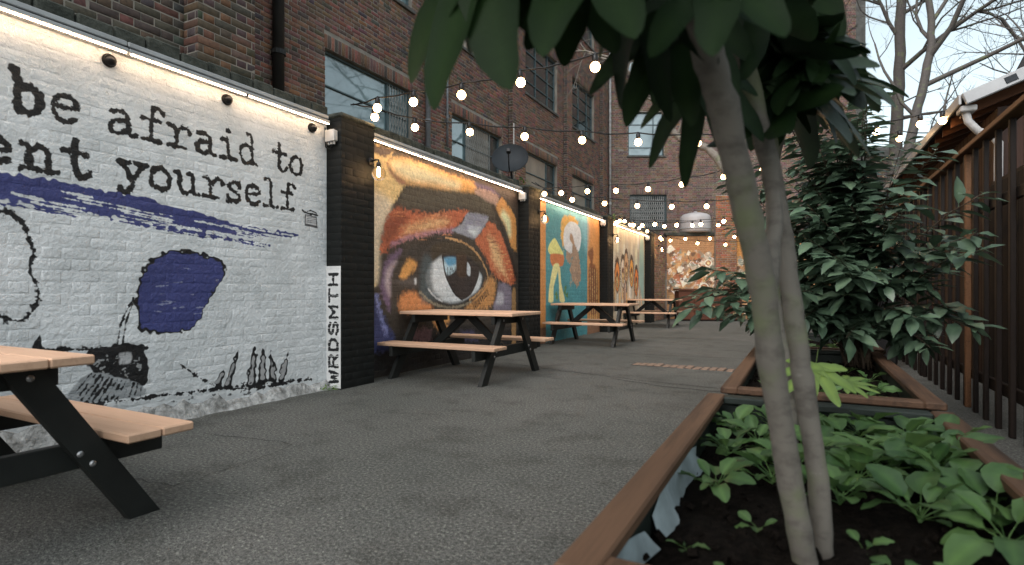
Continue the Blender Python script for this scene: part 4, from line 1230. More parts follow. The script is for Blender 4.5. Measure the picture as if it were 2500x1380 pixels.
# wing across the end, turned towards the courtyard
CD_ = 23.0
CO_ = FWD * CD_
wins = [(4.80, 6.27, 6.56, 8.36), (4.86, 6.40, 3.55, 4.95), (4.80, 6.2, 9.9, 11.6)]
core_with_holes(bld, 'wing_core', CO_, BU, BN, 4.05, 14.2, 0, 15.0, wins, M['mortar'])
brickwork(bld, tuple(CO_), BU, BN, 4.05, 14.2, 1.8, 15.0, M['brick'], [(0.175, 0.108, 0.082), (0.2, 0.12, 0.09), (0.155, 0.098, 0.078), (0.13, 0.09, 0.074), (0.22, .14, .105)], holes=wins, soldiers=[(4.80, 6.46, 4.95, 5.17)], stuff_name='wing_brickwork')
window(bld, CO_, BU, BN, *wins[0], ['pane_sky'], [1.05], [.35, 1.3])
window(bld, CO_, BU, BN, *wins[1], ['pane_dark'], [.75], [.7], grille=(.06, 1.48))
window(bld, CO_, BU, BN, *wins[2], ['pane_sky'], [.7], [.6, 1.2])
mb = MB(); MC = Matrix.Translation(CO_) @ Matrix.Rotation(TH, 4, 'Z')
mb.box((14.2, -.02, 0), (14.6, 1.5, 15.0), MC, .02); mb.build('corner_quoin', M['stone_sill'], bld)

# nearer block that rises straight behind the white wall
blk = empty('brick_block', (-5.05, 1, 0), 'sooty brown brick block rising close behind the white wall', 'building')
bx('block_core', (-6.9, -3.0, 0), (-5.05, 3.77, 8.0), M['mortar'], blk, 0)
brickwork(blk, (-5.05, 0, 0), XU, XN, -3.0, 3.17, 2.2, 7.0, M['brick'], PAL_DARK, indiv=150)
bx('pilaster', (-5.05, 3.17, 0), (-4.85, 3.765, 8.0), M['mortar'], blk, 0)
brickwork(blk, (-4.85, 0, 0), XU, XN, 3.17, 3.765, 2.2, 7.0, M['brick'], PAL_DARK, indiv=140)
brickwork(blk, (-5.05, 3.17, 0), (1, 0, 0), (0, -1, 0), .0, .2, 2.2, 7.0, M['brick'], PAL_DARK)
# lower wing and slate gable to the right, far behind
wg = empty('low_brick_wing', tuple(FWD * 23.4 + RGT * 16.4), 'low brick wing with grey parapet behind the shrub', 'building')
core_with_holes(wg, 'wall_core', FWD * 23.4, BU, BN, 14.6, 19, 0, 6.6, [], M['mortar'])
brickwork(wg, tuple(FWD * 23.4), BU, BN, 14.6, 19, 1.5, 6.6, M['brick'], PAL_DARK)
mb = MB(); mb.box((14.62, -.1, 6.6), (19, .6, 7.0), Matrix.Translation(FWD * 23.4) @ Matrix.Rotation(TH, 4, 'Z'), .03); mb.build('parapet', M['stone_sill'], wg)
gb = empty('gable_house', (5.5, 15.4, 0), 'dark brick gable end with steep roof edge beyond the shed', 'building')
MB().add([(4.1, 15.45, 0), (9, 15.45, 0), (9, 15.45, 9.5), (5.95, 15.45, 9.5), (4.1, 15.45, 5.3)], [(0, 1, 2, 3, 4)]).build('gable_wall', M['mortar'], gb)
bl = [b for b in lay(4.1, 8.0, 3.2, 9.0, [], 'flemish', rng) if (b[2] - 5.2) / 2.27 + 4.12 < b[0] or b[2] < 5.2]
cl_ = [tuple(v * rng.uniform(.6, 1.0) for v in rng.choice(PAL_DARK)) for _ in bl]
V, F_, C_ = brick_arrays(bl, (0, 15.45, 0), (1, 0, 0), (0, -1, 0), .008, .005, cl_, rootloc(gb))
o = mesh_obj('brickwork', np_mesh('brickwork', V, F_, C_, M['brick']), gb); o['kind'] = 'stuff'
mb = MB()
for a, b in (((3.95, 5.05), (6.0, 9.7)),):
    mb.add([(a[0], 15.2, a[1]), (b[0], 15.2, b[1]), (b[0], 15.6, b[1]), (a[0], 15.6, a[1]), (a[0] - .12, 15.2, a[1] + .06), (b[0] - .12, 15.2, b[1] + .06), (b[0] - .12, 15.6, b[1] + .06), (a[0] - .12, 15.6, a[1] + .06)],
           [(0, 1, 2, 3), (7, 6, 5, 4), (0, 4, 5, 1), (3, 2, 6, 7), (0, 3, 7, 4), (1, 5, 6, 2)])
mb.build('roof_slope', M['roof_felt'], gb)

# ------------------------------------------------------------------ lamps on the mural wall
def led(y0, y1, segs, label, wide=False):
    root = empty('led_strip_light', (WX + .05, (y0 + y1) / 2, 2.66), label, 'strip light', 'strip lights along the wall top')
    x0 = WX + .012
    bx('channel', (x0, y0, 2.672), (x0 + .10, y1, 2.70), M['alu'], root, .004)
    bx('flashing', (x0, y0, 2.715), (x0 + .085, y1, 2.752), M['alu'], root, .006)
    if wide: bx('drip_edge', (x0, y0, 2.702), (x0 + .075, y1, 2.713), M['grey_metal'], root, .002)
    L_ = (y1 - y0) / segs
    for k in range(segs):
        a, b = y0 + k * L_ + .012, y0 + (k + 1) * L_ - .012
        MB().tube([(x0 + .09, a, 2.664), (x0 + .09, b, 2.664)], .0052, 6).build('light_tube', M['led'], root)
        if k: bx('joint_clip', (x0 + .078, a - .022, 2.652), (x0 + .103, a - .002, 2.676), M['black_plastic'], root, .003)
    return root
led(-.4, 2.235, 3, 'glowing strip light along the left stretch of the white wall top', True).name = 'led_strip_light'
led(2.24, 4.12, 2, 'glowing strip light above the lettering of the white wall', True)
led(4.72, 8.5, 4, 'glowing strip light above the eye mural')
led(9.06, 12.84, 3, 'glowing strip light above the teal mural')
led(13.4, 17.18, 3, 'glowing strip light above the feather mural')
for y, lab in ((2.16, 'small black dome fitting under the strip light near the word be'), (3.06, 'small black dome fitting under the strip light above the word afraid'), (3.98, 'small black dome fitting under the strip light beside the first pillar')):
    root = empty('wall_fitting', (WX, y, 2.60), lab, 'fitting', 'black dome fittings')
    MX = Matrix.Translation((WX + .004, y, 2.605)) @ Matrix.Rotation(math.pi / 2, 4, 'Y')
    MB().lathe([(.046, 0), (.046, .012), (.042, .018)], 20, MX).build('flange', M['black_plastic'], root)
    MB().lathe([(.04, .016), (.037, .032), (.027, .046), (.012, .053), (.001, .055)], 20, MX).build('dome', M['black_plastic'], root, smooth=True)
def jbox(x, y, z, lab):
    root = empty('junction_box', (x, y, z), lab, 'junction box', 'white junction boxes')
    bx('case', (x - .06, y - .05, z - .055), (x + .06, y, z + .055), M['white_plastic'], root, .008)
    bx('lid', (x - .064, y - .062, z - .059), (x + .064, y - .0505, z + .059), M['white_plastic'], root, .006)
    for k in (-.035, 0, .035):
        MB().tube([(x + k, y - .03, z - .055), (x + k, y - .03, z - .085)], .012, 10).build('cable_gland', M['white_plastic'], root)
    MB().tube([(x, y - .03, z - .08), (x - .02, y - .025, z - .13), (x - .09, y - .02, z - .1), (x - .1, y - .02, z + .1)], .006, 6).build('cable', M['cable'], root)
jbox(-4.20, 4.178, 2.555, 'white junction box at the top of the pillar with the name strip')
jbox(-4.20, 8.528, 2.60, 'white junction box on the pillar beside the eye mural')
jbox(-4.20, 12.878, 2.62, 'white junction box on the pillar beside the teal mural')
jbox(-4.20, 17.218, 2.62, 'white junction box on the pillar beside the feather mural')
def globe(y, z, lab):
    root = empty('globe_lamp', (-4.10, y, z), lab, 'lamp', 'clear globe lamps on the pillars')
    x = -4.10
    MX = Matrix.Translation((x, y, z + .14)) @ Matrix.Rotation(math.pi / 2, 4, 'Y')
    MB().lathe([(.04, .0), (.04, .02), (.02, .03)], 16, MX).build('wall_plate', M['black_plastic'], root)
    MB().tube([(x + .02, y, z + .14), (x + .08, y, z + .15), (x + .12, y, z + .145), (x + .12, y, z + .11)], .009, 8).build('arm', M['black_plastic'], root, smooth=True)
    c = Vector((x + .12, y, z))
    MB().lathe([(.024, .065), (.026, .1), (.018, .12)], 14, Matrix.Translation(c)).build('socket', M['black_plastic'], root)
    prof = [(.001, -.075)] + [(.075 * math.sin(a), -.075 * math.cos(a)) for a in np.linspace(.2, 2.75, 12)] + [(.026, .08)]
    MB().lathe(prof, 24, Matrix.Translation(c)).build('globe', M['globe'], root, smooth=True)
    MB().lathe([(.003, -.03), (.012, -.02), (.014, .02), (.008, .05), (.003, .06)], 10, Matrix.Translation(c)).build('filament', M['filament'], root, smooth=True)
globe(4.60, 2.24, 'clear globe lamp on the pillar with the name strip')
globe(8.93, 2.24, 'clear globe lamp on the pillar between eye and teal murals')
globe(13.28, 2.22, 'clear globe lamp on the pillar between teal and feather murals')
globe(18.2, 2.3, 'clear globe lamp on the bare brick end wall')

# satellite dish
root = empty('satellite_dish', (-4.45, 8.62, 2.86), 'dark grey satellite dish on a short pole above the wall', 'satellite dish')
dc = Vector((-4.42, 8.45, 3.27)); dn = Vector((.35, -.85, .38)).normalized()
MD = frame_matrix(dc, dn.cross(Vector((0, 0, 1))), dn)
prof = [(.001, -.075)] + [(r_, -.075 * (1 - (r_ / .31) ** 2)) for r_ in (.06, .12, .18, .24, .29, .31)] + [(.316, .006), (.316, -.008), (.29, -.02), (.2, -.07), (.08, -.095), (.001, -.1)]
MB().lathe(prof, 36, MD @ Matrix.Diagonal((1, .9, 1, 1))).build('reflector', M['grey_metal'], root, smooth=True)
MB().tube([MD @ Vector((0, .27, -.01)), MD @ Vector((0, .2, .16)), MD @ Vector((0, .06, .26))], .011, 8).build('feed_arm', M['black_plastic'], root)
MB().box((-.035, .02, .22), (.035, .09, .3), MD, .01).build('receiver', M['black_plastic'], root)
MB().tube([MD @ Vector((0, 0, -.1)), dc - dn * .18 + Vector((0, 0, -.04)), (-4.46, 8.62, 2.86)], .018, 8).build('pole', M['grey_metal'], root)
root = empty('aerial_mast', (-4.5, 8.75, 2.84), 'thin pale metal mast rising beside the satellite dish', 'mast')
MB().tube([(-4.5, 8.75, 2.84), (-4.5, 8.75, 3.95)], .012, 8).build('mast_tube', M['pipe_white'], root)
bx('foot_bracket', (-4.54, 8.71, 2.84), (-4.46, 8.79, 2.88), M['grey_metal'], root, .004)

# ------------------------------------------------------------------ festoon strings
bm_ = MB(); prof = [(.001, -.048)] + [(.041 * math.sin(a), -.007 - .041 * math.cos(a)) for a in np.linspace(.35, 2.5, 7)] + [(.016, .034)]
bm_.lathe(prof, 12); BULB = bm_.mesh('bulb', M['bulb'], smooth=True); BULB2 = bm_.mesh('bulb', M['bulb_far'], smooth=True)
sk = MB(); sk.lathe([(.019, .026), (.025, .032), (.025, .08), (.016, .09), (.009, .11)], 10); SOCK = sk.mesh('socket', M['black_plastic'], smooth=True)
def festoon(bulbs, start, end, label, seed):
    r = random.Random(seed)
    root = empty('festoon_string', start, label, 'string lights', 'warm festoon strings hung across the courtyard')
    pts = [Vector(start)]
    for b in bulbs: pts.append(Vector(b) + Vector((0, 0, .1)))
    pts.append(Vector(end))
    path = []
    for i in range(len(pts) - 1):
        a, b = pts[i], pts[i + 1]; n = 8; L_ = (b - a).length
        for k in range(n):
            t = k / n
            path.append(a.lerp(b, t) - Vector((0, 0, .16 * L_ * .35 * t * (1 - t) * 4 * (.5 + r.random() * .3 if k in (3, 4, 5) else .6))))
    path.append(pts[-1])
    MB().tube(path, .0075, 6).build('cable', M['cable'], root)
    off = rootloc(root)
    for b in bulbs:
        o = mesh_obj('bulb', BULB2 if seed in (5, 6, 7, 8) else BULB, root, Vector(b) - off, (r.gauss(0, .06), r.gauss(0, .06), 0))
        mesh_obj('socket', SOCK, o)
    return root
festoon([(x, 4.35, 2.83 + dz) for x, dz in ((-3.78, .01), (-3.33, 0), (-2.78, -.02), (-2.17, -.01), (-1.49, .0), (-.88, .04), (-.25, .14), (.4, .34), (1.0, .56))], (-4.2, 4.42, 2.95), (1.32, 4.3, 3.6), 'festoon string crossing from the first pillar straight over to the fence', 1)
festoon([(-4.05, 4.62, 2.86), (-3.874, 5.088, 2.848), (-3.323, 5.374, 2.797), (-2.772, 5.659, 2.746), (-2.196, 5.958, 2.705), (-1.633, 6.25, 2.682), (-1.036, 6.559, 2.672), (-.432, 6.872, 2.686), (.144, 7.171, 2.732), (.761, 7.491, 2.802), (1.2, 7.7, 2.88), (1.42, 7.82, 2.92)], (-4.2, 4.45, 2.97), (1.56, 7.95, 3.05), 'festoon string running from the first pillar slantwise to the shed eave', 2)
festoon([(-4.02, 9.0, 2.71), (-3.70, 9.0, 2.70), (-3.22, 9.0, 2.69), (-2.72, 9.0, 2.66), (-2.19, 9.0, 2.64), (-1.66, 9.0, 2.67), (-1.04, 9.0, 2.73), (-.5, 9.05, 2.8), (.7, 9.15, 3.0), (1.2, 9.2, 3.08)], (-4.2, 9.0, 2.92), (1.56, 9.25, 3.12), 'festoon string crossing straight over from the second pillar', 3)
festoon([(-4.0, 8.95, 2.70), (-3.57, 9.188, 2.6), (-3.064, 9.45, 2.535), (-2.553, 9.715, 2.492), (-2.015, 9.994, 2.477), (-1.471, 10.276, 2.484), (-.915, 10.564, 2.528), (-.3, 10.85, 2.6)], (-4.2, 8.85, 2.9), (1.56, 11.75, 3.08), 'festoon string running from the second pillar slantwise across the yard', 4)
festoon([(-3.9, 12.95, 2.62), (-3.496, 12.95, 2.54), (-3.03, 13.1, 2.549), (-2.571, 13.31, 2.529), (-2.071, 13.569, 2.549), (-1.595, 13.816, 2.615), (-1.0, 14.05, 2.65), (-.4, 14.3, 2.7)], (-4.2, 12.95, 2.9), (1.5, 15.0, 3.1), 'festoon string reaching out from the third pillar', 5)
festoon([(-4.06, 14.173, 2.80), (-3.663, 14.434, 2.695), (-3.152, 14.698, 2.674), (-2.508, 15.032, 2.695), (-1.9, 15.3, 2.7), (-1.3, 15.6, 2.75)], (-4.2, 13.9, 2.9), (1.5, 16.6, 3.1), 'festoon string looped from the feather mural over the last table', 6)
festoon([(-3.806, 17.175, 2.612), (-3.13, 17.526, 2.575), (-2.464, 17.871, 2.587), (-1.798, 18.216, 2.638), (-1.1, 18.5, 2.66)], (-4.2, 17.1, 2.9), (1.5, 19.4, 3.1), 'festoon string before the counter at the far end', 7)
festoon([(-3.95, 18.0, 2.63), (-3.695, 18.134, 2.597), (-2.928, 18.532, 2.505), (-2.138, 18.941, 2.466), (-1.4, 19.2, 2.5)], (-4.2, 17.75, 2.88), (.5, 20.1, 2.9), 'festoon string hung closest to the collage wall', 8)
festoon([(-4.1, 13.9 + .95 * k, 2.78) for k in range(4)], (-4.22, 13.4, 2.88), (-4.15, 17.2, 2.86), 'festoon string lying along the top of the feather mural wall', 9)

# ------------------------------------------------------------------ picnic tables (long side square to the wall)
def picnic(L_=1.52):
    root = empty('picnic_table', (0, 0, 0))
    W_ = .146
    for k in range(5):
        y = (k - 2) * .149
        bx('tabletop_plank', (0, y - W_ / 2, .715), (L_, y + W_ / 2, .752), M['table_wood'], root, .006)
    for s in (-1, 1):
        for k in range(2):
            y = s * (.555 + k * .142)
            bx('bench_plank', (0, y - .0685, .375), (L_ - .0, y + .0685, .412), M['table_wood'], root, .006)
    for fx, sd in ((.14, -1), (L_ - .2, 1)):
        for s in (-1, 1):
            # splayed leg
            a = Vector((fx, s * .20, .712)); b = Vector((fx, s * .655, 0.0))
            hw = .064
            mb = MB(); t = .024
            pr_ = [Vector((0, a.y - hw, .712)), Vector((0, a.y + hw, .712)), Vector((0, b.y + hw, 0.0)), Vector((0, b.y - hw, 0.0))]
            vs = [v + Vector((fx - t, 0, 0)) for v in pr_] + [v + Vector((fx + t, 0, 0)) for v in pr_]
            fs = [(3, 2, 1, 0), (4, 5, 6, 7), (0, 1, 5, 4), (1, 2, 6, 5), (2, 3, 7, 6), (3, 0, 4, 7)]
            if s < 0: pass
            mb.add(vs, fs); mb.build('leg', M['table_black'], root)
            for (by, bz) in ((.40, .335), (.445, .285)):
                MX = Matrix.Translation((fx + t, s * by, bz)) @ Matrix.Rotation(math.pi / 2, 4, 'Y')
                MB().lathe([(.013, .0), (.013, .004), (.007, .009)], 12, MX).build('bolt', M['bolt'], root)
            MX = Matrix.Translation((fx + t, s * .235, .665)) @ Matrix.Rotation(math.pi / 2, 4, 'Y')
            MB().lathe([(.013, .0), (.013, .004), (.007, .009)], 12, MX).build('bolt', M['bolt'], root)
        x = fx - sd * .05
        bx('bench_beam', (x - .022, -.76, .262), (x + .022, .76, .372), M['table_black'], root, .004)
        bx('top_batten', (x - .022, -.35, .62), (x + .022, .35, .714), M['table_black'], root, .004)
    mid = L_ / 2 - .03
    for sd, fx in ((-1, .19), (1, L_ - .25)):
        a = Vector((mid + sd * .03, 0, .70)); b = Vector((fx - sd * .03, 0, .30))
        d = (b - a); MX = frame_matrix(a, d, (0, 1, 0))
        mb = MB(); mb.box((0, -.045, -.022), (d.length, .045, .022), MX, .004); mb.build('brace', M['table_black'], root)
    bx('centre_batten', (mid - .03, -.34, .67), (mid + .03, .34, .713), M['table_black'], root, .004)
    return root
tabs = [(-2.42, .80, 'picnic table with tan planks and black legs before the white lettered wall'),
        (-2.74, 5.66, 'picnic table with tan planks and black legs in front of the eye mural'),
        (-2.72, 10.15, 'picnic table with tan planks and black legs in front of the teal mural'),
        (-2.92, 15.6, 'picnic table with tan planks and black legs near the brown counter')]
t0 = picnic()
for i, (xr, yc, lab) in enumerate(tabs):
    o = t0 if i == 0 else copy_tree(t0)
    o.location = (xr - 1.52, yc, 0)
    tag(o, lab, 'table', 'picnic tables along the mural wall')

# ------------------------------------------------------------------ planters
def planter(x0, x1, y0, y1, h, soilz, label, seed):
    r = random.Random(seed)
    root = empty('raised_planter', ((x0 + x1) / 2, (y0 + y1) / 2, 0), label, 'planter', 'raised timber planters in a row')
    t = .03; ov = .03
    n = 3
    for k in range(n):
        a, b = k * (h - .035) / n + .004, (k + 1) * (h - .035) / n - .004
        for (lo, hi) in (((x0 + ov, y0 + ov, a), (x0 + ov + t, y1 - ov, b)), ((x1 - ov - t, y0 + ov, a), (x1 - ov, y1 - ov, b)),
                         ((x0 + ov + t, y0 + ov, a), (x1 - ov - t, y0 + ov + t, b)), ((x0 + ov + t, y1 - ov - t, a), (x1 - ov - t, y1 - ov, b))):
            bx('side_board', lo, hi, M['planter_green'], root, .004)
    rw = .082
    for nm, lo, hi in (('l', (x0, y0, h - .034), (x0 + rw, y1, h)), ('r', (x1 - rw, y0, h - .034), (x1, y1, h))):
        bx('rim_board', lo, hi, M['rim_wood'], root, .006)
    for lo, hi in (((x0 + rw, y0, h - .034), (x1 - rw, y0 + rw, h - .001)), ((x0 + rw, y1 - rw, h - .034), (x1 - rw, y1, h - .001))):
        bx('rim_board', lo, hi, M['planter_green'] if lo[1] > y0 + .1 else M['rim_wood'], root, .006)
    # soil surface
    nx, ny = 26, 44
    vs = []; fs = []
    for j in range(ny + 1):
        for i in range(nx + 1):
            x = x0 + ov + t + (x1 - x0 - 2 * ov - 2 * t) * i / nx; y = y0 + ov + t + (y1 - y0 - 2 * ov - 2 * t) * j / ny
            z = soilz + .03 * mnoise.noise(Vector((x * 5, y * 5, seed))) + .016 * mnoise.noise(Vector((x * 22, y * 22, seed))) + .008 * r.random()
            vs.append((x, y, z))
    for j in range(ny):
        for i in range(nx):
            a = j * (nx + 1) + i; fs.append((a, a + 1, a + nx + 2, a + nx + 1))
    mb = MB(); mb.add(vs, fs); o = mb.build('soil', M['soil'], root); o['kind'] = 'stuff'
    # crumbs
    mb = MB()
    for k in range(260):
        x = r.uniform(x0 + .08, x1 - .08); y = r.uniform(y0 + .08, y1 - .08); q = r.uniform(.004, .014)
        MX = Matrix.Translation((x, y, soilz + .015)) @ Euler((r.random() * 6, r.random() * 6, 0)).to_matrix().to_4x4()
        mb.box((-q, -q * .8, -q * .7), (q, q * .8, q * .7), MX)
    o = mb.build('soil_crumbs', M['soil'], root); o['kind'] = 'stuff'
    return root
P1 = planter(-.405, .56, .94, 2.86, .5, .36, 'timber planter holding the twin-stemmed lobed-leaf tree and salad leaves', 1)
P2 = planter(-.37, .575, 3.06, 5.42, .5, .38, 'timber planter holding young salad rosettes in front of the laurel shrub', 2)
P3 = planter(-.33, .63, 5.54, 7.56, .5, .38, 'timber planter standing furthest along the row past the laurel shrub', 3)
# crumpled pale liner showing inside the first planter
def liner(pts, parent):
    mb = MB(); vs = []
    for i, (y, zt, zb) in enumerate(pts):
        x = -.405 + .063
        vs += [(x + .003, y, zt), (x + .012 + .012 * math.sin(i * 2.1), y, (zt + zb) / 2), (x + .03 + .02 * math.sin(i * 1.7), y + .01, zb)]
    mb.add(vs, [(3 * i + k, 3 * i + 3 + k, 3 * i + 4 + k, 3 * i + 1 + k) for i in range(len(pts) - 1) for k in (0, 1)])
    mb.build('liner', M['liner'], parent, smooth=True)
liner([(1.02, .44, .36), (1.1, .455, .35), (1.2, .45, .36), (1.29, .43, .355), (1.36, .41, .37)], P1)
liner([(1.44, .42, .36), (1.55, .455, .36), (1.7, .462, .35), (1.85, .46, .36), (2.0, .45, .36), (2.12, .43, .36)], P1)

# ------------------------------------------------------------------ leaves
def lobed_leaf(name, lobes, size, droop, mat, seed, fold=.25, wid=.21):
    """palmate leaf: lobes fan out from the stalk, each a folded, drooping blade"""
    r = random.Random(seed)
    mb = MB()
    for li, (ang, ln) in enumerate(lobes):
        ca, sa = math.cos(ang), math.sin(ang)
        Lb = ln * size; n = 9; vs = []; col = []
        bend = droop * r.uniform(.7, 1.4); tw = r.uniform(-.25, .25)
        for k in range(n + 1):
            t = k / n
            tt = .5 - .5 * math.cos(math.pi * (.12 + .88 * t))
            t = (tt - .035) / .965 if k else 0.0
            w = wid * size * max(0.0, math.sin(math.pi * min(1.0, t ** 1.35 * .72 + .28))) ** .5
            w = max(w, .002)
            wav = .10 * w * math.sin(t * 13 + li)
            x = Lb * t; z = -bend * Lb * t * t + .0006 * li
            for s in (-1, 0, 1):
                ly = s * w + (wav if s else 0); lz = z + abs(s) * w * fold + s * tw * w * t
                vs.append((x * ca - ly * sa, x * sa + ly * ca, lz))
                col.append((1.45, 1.4, 1.2) if s == 0 else (1, 1, 1))
        fs = []
        for k in range(n):
            for s in (0, 1):
                a = k * 3 + s; fs.append((a, a + 3, a + 4, a + 1))
        b = len(mb.v); mb.add(vs, fs); mb.c[b:] = col
    # stalk
    mb.tube([(-.62 * size, 0, -.10 * size), (-.3 * size, 0, .0), (0, 0, -.004)], [.008, .006, .004], 6)
    return mb.mesh(name, mat, smooth=True, attr=True)
LOB7 = [(0, 1), (.55, .97), (-.55, .97), (1.12, .84), (-1.12, .84), (1.8, .58), (-1.8, .58)]
LOB5 = [(0, 1), (.62, .95), (-.62, .95), (1.35, .74), (-1.35, .74)]
FIG = [lobed_leaf('leaf', LOB7, 1.0, .35, M['leaf_fig'], 1, .22, .145), lobed_leaf('leaf', LOB7, 1.0, .6, M['leaf_fig'], 2, .3, .14), lobed_leaf('leaf', LOB5, 1.0, .3, M['leaf_fig'], 3, .2, .2), lobed_leaf('leaf', LOB5, 1.0, .5, M['leaf_fig'], 4, .28, .16)]
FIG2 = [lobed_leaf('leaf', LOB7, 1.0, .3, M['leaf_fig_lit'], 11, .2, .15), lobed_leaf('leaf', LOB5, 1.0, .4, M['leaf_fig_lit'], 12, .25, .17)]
YOUNG = lobed_leaf('leaf', LOB7, 1.0, .12, M['leaf_young'], 9, .2, .12)

def place_leaf(me, parent, base, tip, nh, scale, name='leaf'):
    MX = frame_matrix(base, Vector(tip) - Vector(base), nh)
    o = mesh_obj(name, me, parent)
    off = rootloc(parent)
    MX.translation = Vector(base) - off
    o.matrix_local = MX @ Matrix.Scale(scale, 4)
    return o

# twin-stemmed tree in the first planter
tree = empty('lobed_leaf_tree', (.02, 1.5, .34), 'tree with two slim pale stems and large lobed dark leaves in a planter', 'tree')
def rpath(p, n=5, amp=.004, seed=0):
    r = random.Random(seed); out = []
    p = [Vector(q) for q in p]
    for i in range(len(p) - 1):
        p0, p1, p2, p3 = p[max(0, i - 1)], p[i], p[i + 1], p[min(len(p) - 1, i + 2)]
        for k in range(n):
            t = k / n
            q = .5 * ((2 * p1) + (p2 - p0) * t + (2 * p0 - 5 * p1 + 4 * p2 - p3) * t * t + (3 * p1 - p0 - 3 * p2 + p3) * t ** 3)
            out.append(q + Vector((r.gauss(0, amp), r.gauss(0, amp), 0)))
    out.append(p[-1])
    return out
def stemtube(pts, r0, r1, seed, n=14, knobs=True):
    r = random.Random(seed)
    P_ = rpath(pts, 7, .0009, seed)
    rad = []
    for i in range(len(P_)):
        t = i / (len(P_) - 1); q = r0 + (r1 - r0) * t
        q *= 1 + .035 * math.sin(i * .9 + seed) + (.09 if knobs and i % 11 == 4 else 0)
        rad.append(q)
    return MB().tube(P_, rad, n)
stemtube([(.017, 1.484, .32), (-.021, 1.442, .553), (-.057, 1.367, .826), (-.074, 1.313, 1.008), (-.104, 1.23, 1.192), (-.127, 1.151, 1.325), (-.148, 1.083, 1.423), (-.168, 1.028, 1.516), (-.191, .982, 1.613), (-.21, .95, 1.75)], .0275, .0285, 1).build('trunk', M['bark_pale'], tree, smooth=True)
stemtube([(.049, 1.557, .31), (.04, 1.553, .509), (.009, 1.559, .755), (-.014, 1.57, .927), (-.04, 1.579, 1.135), (-.072, 1.573, 1.325), (-.116, 1.539, 1.531), (-.151, 1.499, 1.689), (-.18, 1.461, 1.841)], .024, .024, 2).build('trunk', M['bark_pale'], tree, smooth=True)
stemtube([(-.068, 1.345, .965), (-.06, 1.44, 1.09), (-.056, 1.525, 1.192), (-.066, 1.62, 1.341), (-.066, 1.712, 1.58)], .02, .015, 3).build('trunk', M['bark_pale'], tree, smooth=True)
stemtube([(-.03, 2.5, .36), (-.045, 2.53, .66), (-.083, 2.548, .88), (-.105, 2.536, 1.1), (-.093, 2.43, 1.5), (.0, 2.3, 1.78)], .026, .018, 4).build('trunk', M['bark_pale'], tree, smooth=True)
FL = [((-.474,.824,1.572),(-.58,.736,1.334),2,1.0),((-.308,.854,1.582),(-.342,.724,1.382),2,1.0),((-.349,.945,1.565),(-.368,.913,1.446),2,1.3),((-.243,1.057,1.617),(-.271,.986,1.396),1,1.0),
 ((-.229,1.177,1.549),(-.284,1.092,1.44),3,1.5),((-.199,1.361,1.496),(-.237,1.285,1.348),1,1.2),((-.115,.954,1.509),(-.112,.843,1.385),2,1.1),((-.106,1.409,1.735),(.035,1.37,1.555),0,1.2),
 ((-.073,1.651,1.716),(-.075,1.482,1.535),1,1.0),((-.056,1.717,1.58),(.142,1.65,1.575),0,1.3),((-.056,1.717,1.569),(.185,1.729,1.468),1,1.15),((-.073,1.651,1.545),(-.009,1.516,1.287),3,.95),
 ((-.068,1.767,1.599),(.063,2.004,1.706),0,1.0),((-.064,1.657,1.572),(-.152,1.611,1.451),2,1.3),((-.066,1.712,1.58),(.109,2.027,1.488),1,.9),((-.073,1.651,1.572),(.037,1.821,1.787),2,1.0),
 ((-.073,1.651,1.583),(-.172,1.713,1.764),0,1.2),((.031,2.156,1.907),(.205,2.246,1.809),0,1.3),((.059,2.283,1.763),(.308,2.525,1.801),1,.9),((.046,2.276,1.778),(.194,2.579,2.018),0,.9),
 ((-.437,.843,1.607),(-.524,.798,1.363),2,.85),((-.216,1.352,1.659),(-.293,1.313,1.553),3,1.6),((-.005,1.687,1.848),(-.023,1.565,1.668),2,1.1)]
lr = random.Random(17)
for i, (b, t, v, s) in enumerate(FL):
    ln = (Vector(t) - Vector(b)).length
    side = Vector((lr.uniform(-.3, .3), -.75 if i not in (11, 7, 8) else .6, .65))
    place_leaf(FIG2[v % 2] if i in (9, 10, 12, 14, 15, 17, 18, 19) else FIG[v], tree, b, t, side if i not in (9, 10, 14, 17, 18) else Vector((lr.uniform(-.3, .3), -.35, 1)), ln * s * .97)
for k in range(10):                                         # inner crown
    c = Vector((-.02 + lr.gauss(0, .05), 1.72 + lr.gauss(0, .1), 1.62 + lr.gauss(0, .06)))
    a = lr.uniform(0, 6.28); d = Vector((math.cos(a), math.sin(a), lr.uniform(-.7, .2)))
    place_leaf(lr.choice(FIG), tree, c, c + d, (lr.uniform(-.3, .3), lr.uniform(-.4, .2), 1), lr.uniform(.16, .24))
for k in range(8):                                         # crown of the rear stem
    c = Vector((.02 + lr.gauss(0, .05), 2.3 + lr.gauss(0, .08), 1.78 + lr.gauss(0, .06)))
    a = lr.uniform(-1.4, 2.2); d = Vector((math.cos(a), math.sin(a), lr.uniform(-.6, .3)))
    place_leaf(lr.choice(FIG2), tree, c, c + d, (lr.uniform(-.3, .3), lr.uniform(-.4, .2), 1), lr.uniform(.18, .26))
cr_ = random.Random(77)
for k in range(70):                                        # unseen rest of the crown overhead, added to shade leaves and soil below
    c = Vector((cr_.uniform(-.75, .6), cr_.uniform(-.45, 1.5), 0)); c.z = max(1.62 + .22 * c.y, 1.7) + cr_.uniform(.1, .5)
    a = cr_.uniform(0, 6.28); d = Vector((math.cos(a), math.sin(a), cr_.uniform(-.25, .15)))
    place_leaf(cr_.choice(FIG), tree, c, c + d, (cr_.uniform(-.3, .3), cr_.uniform(-.3, .3), 1), cr_.uniform(.22, .3))
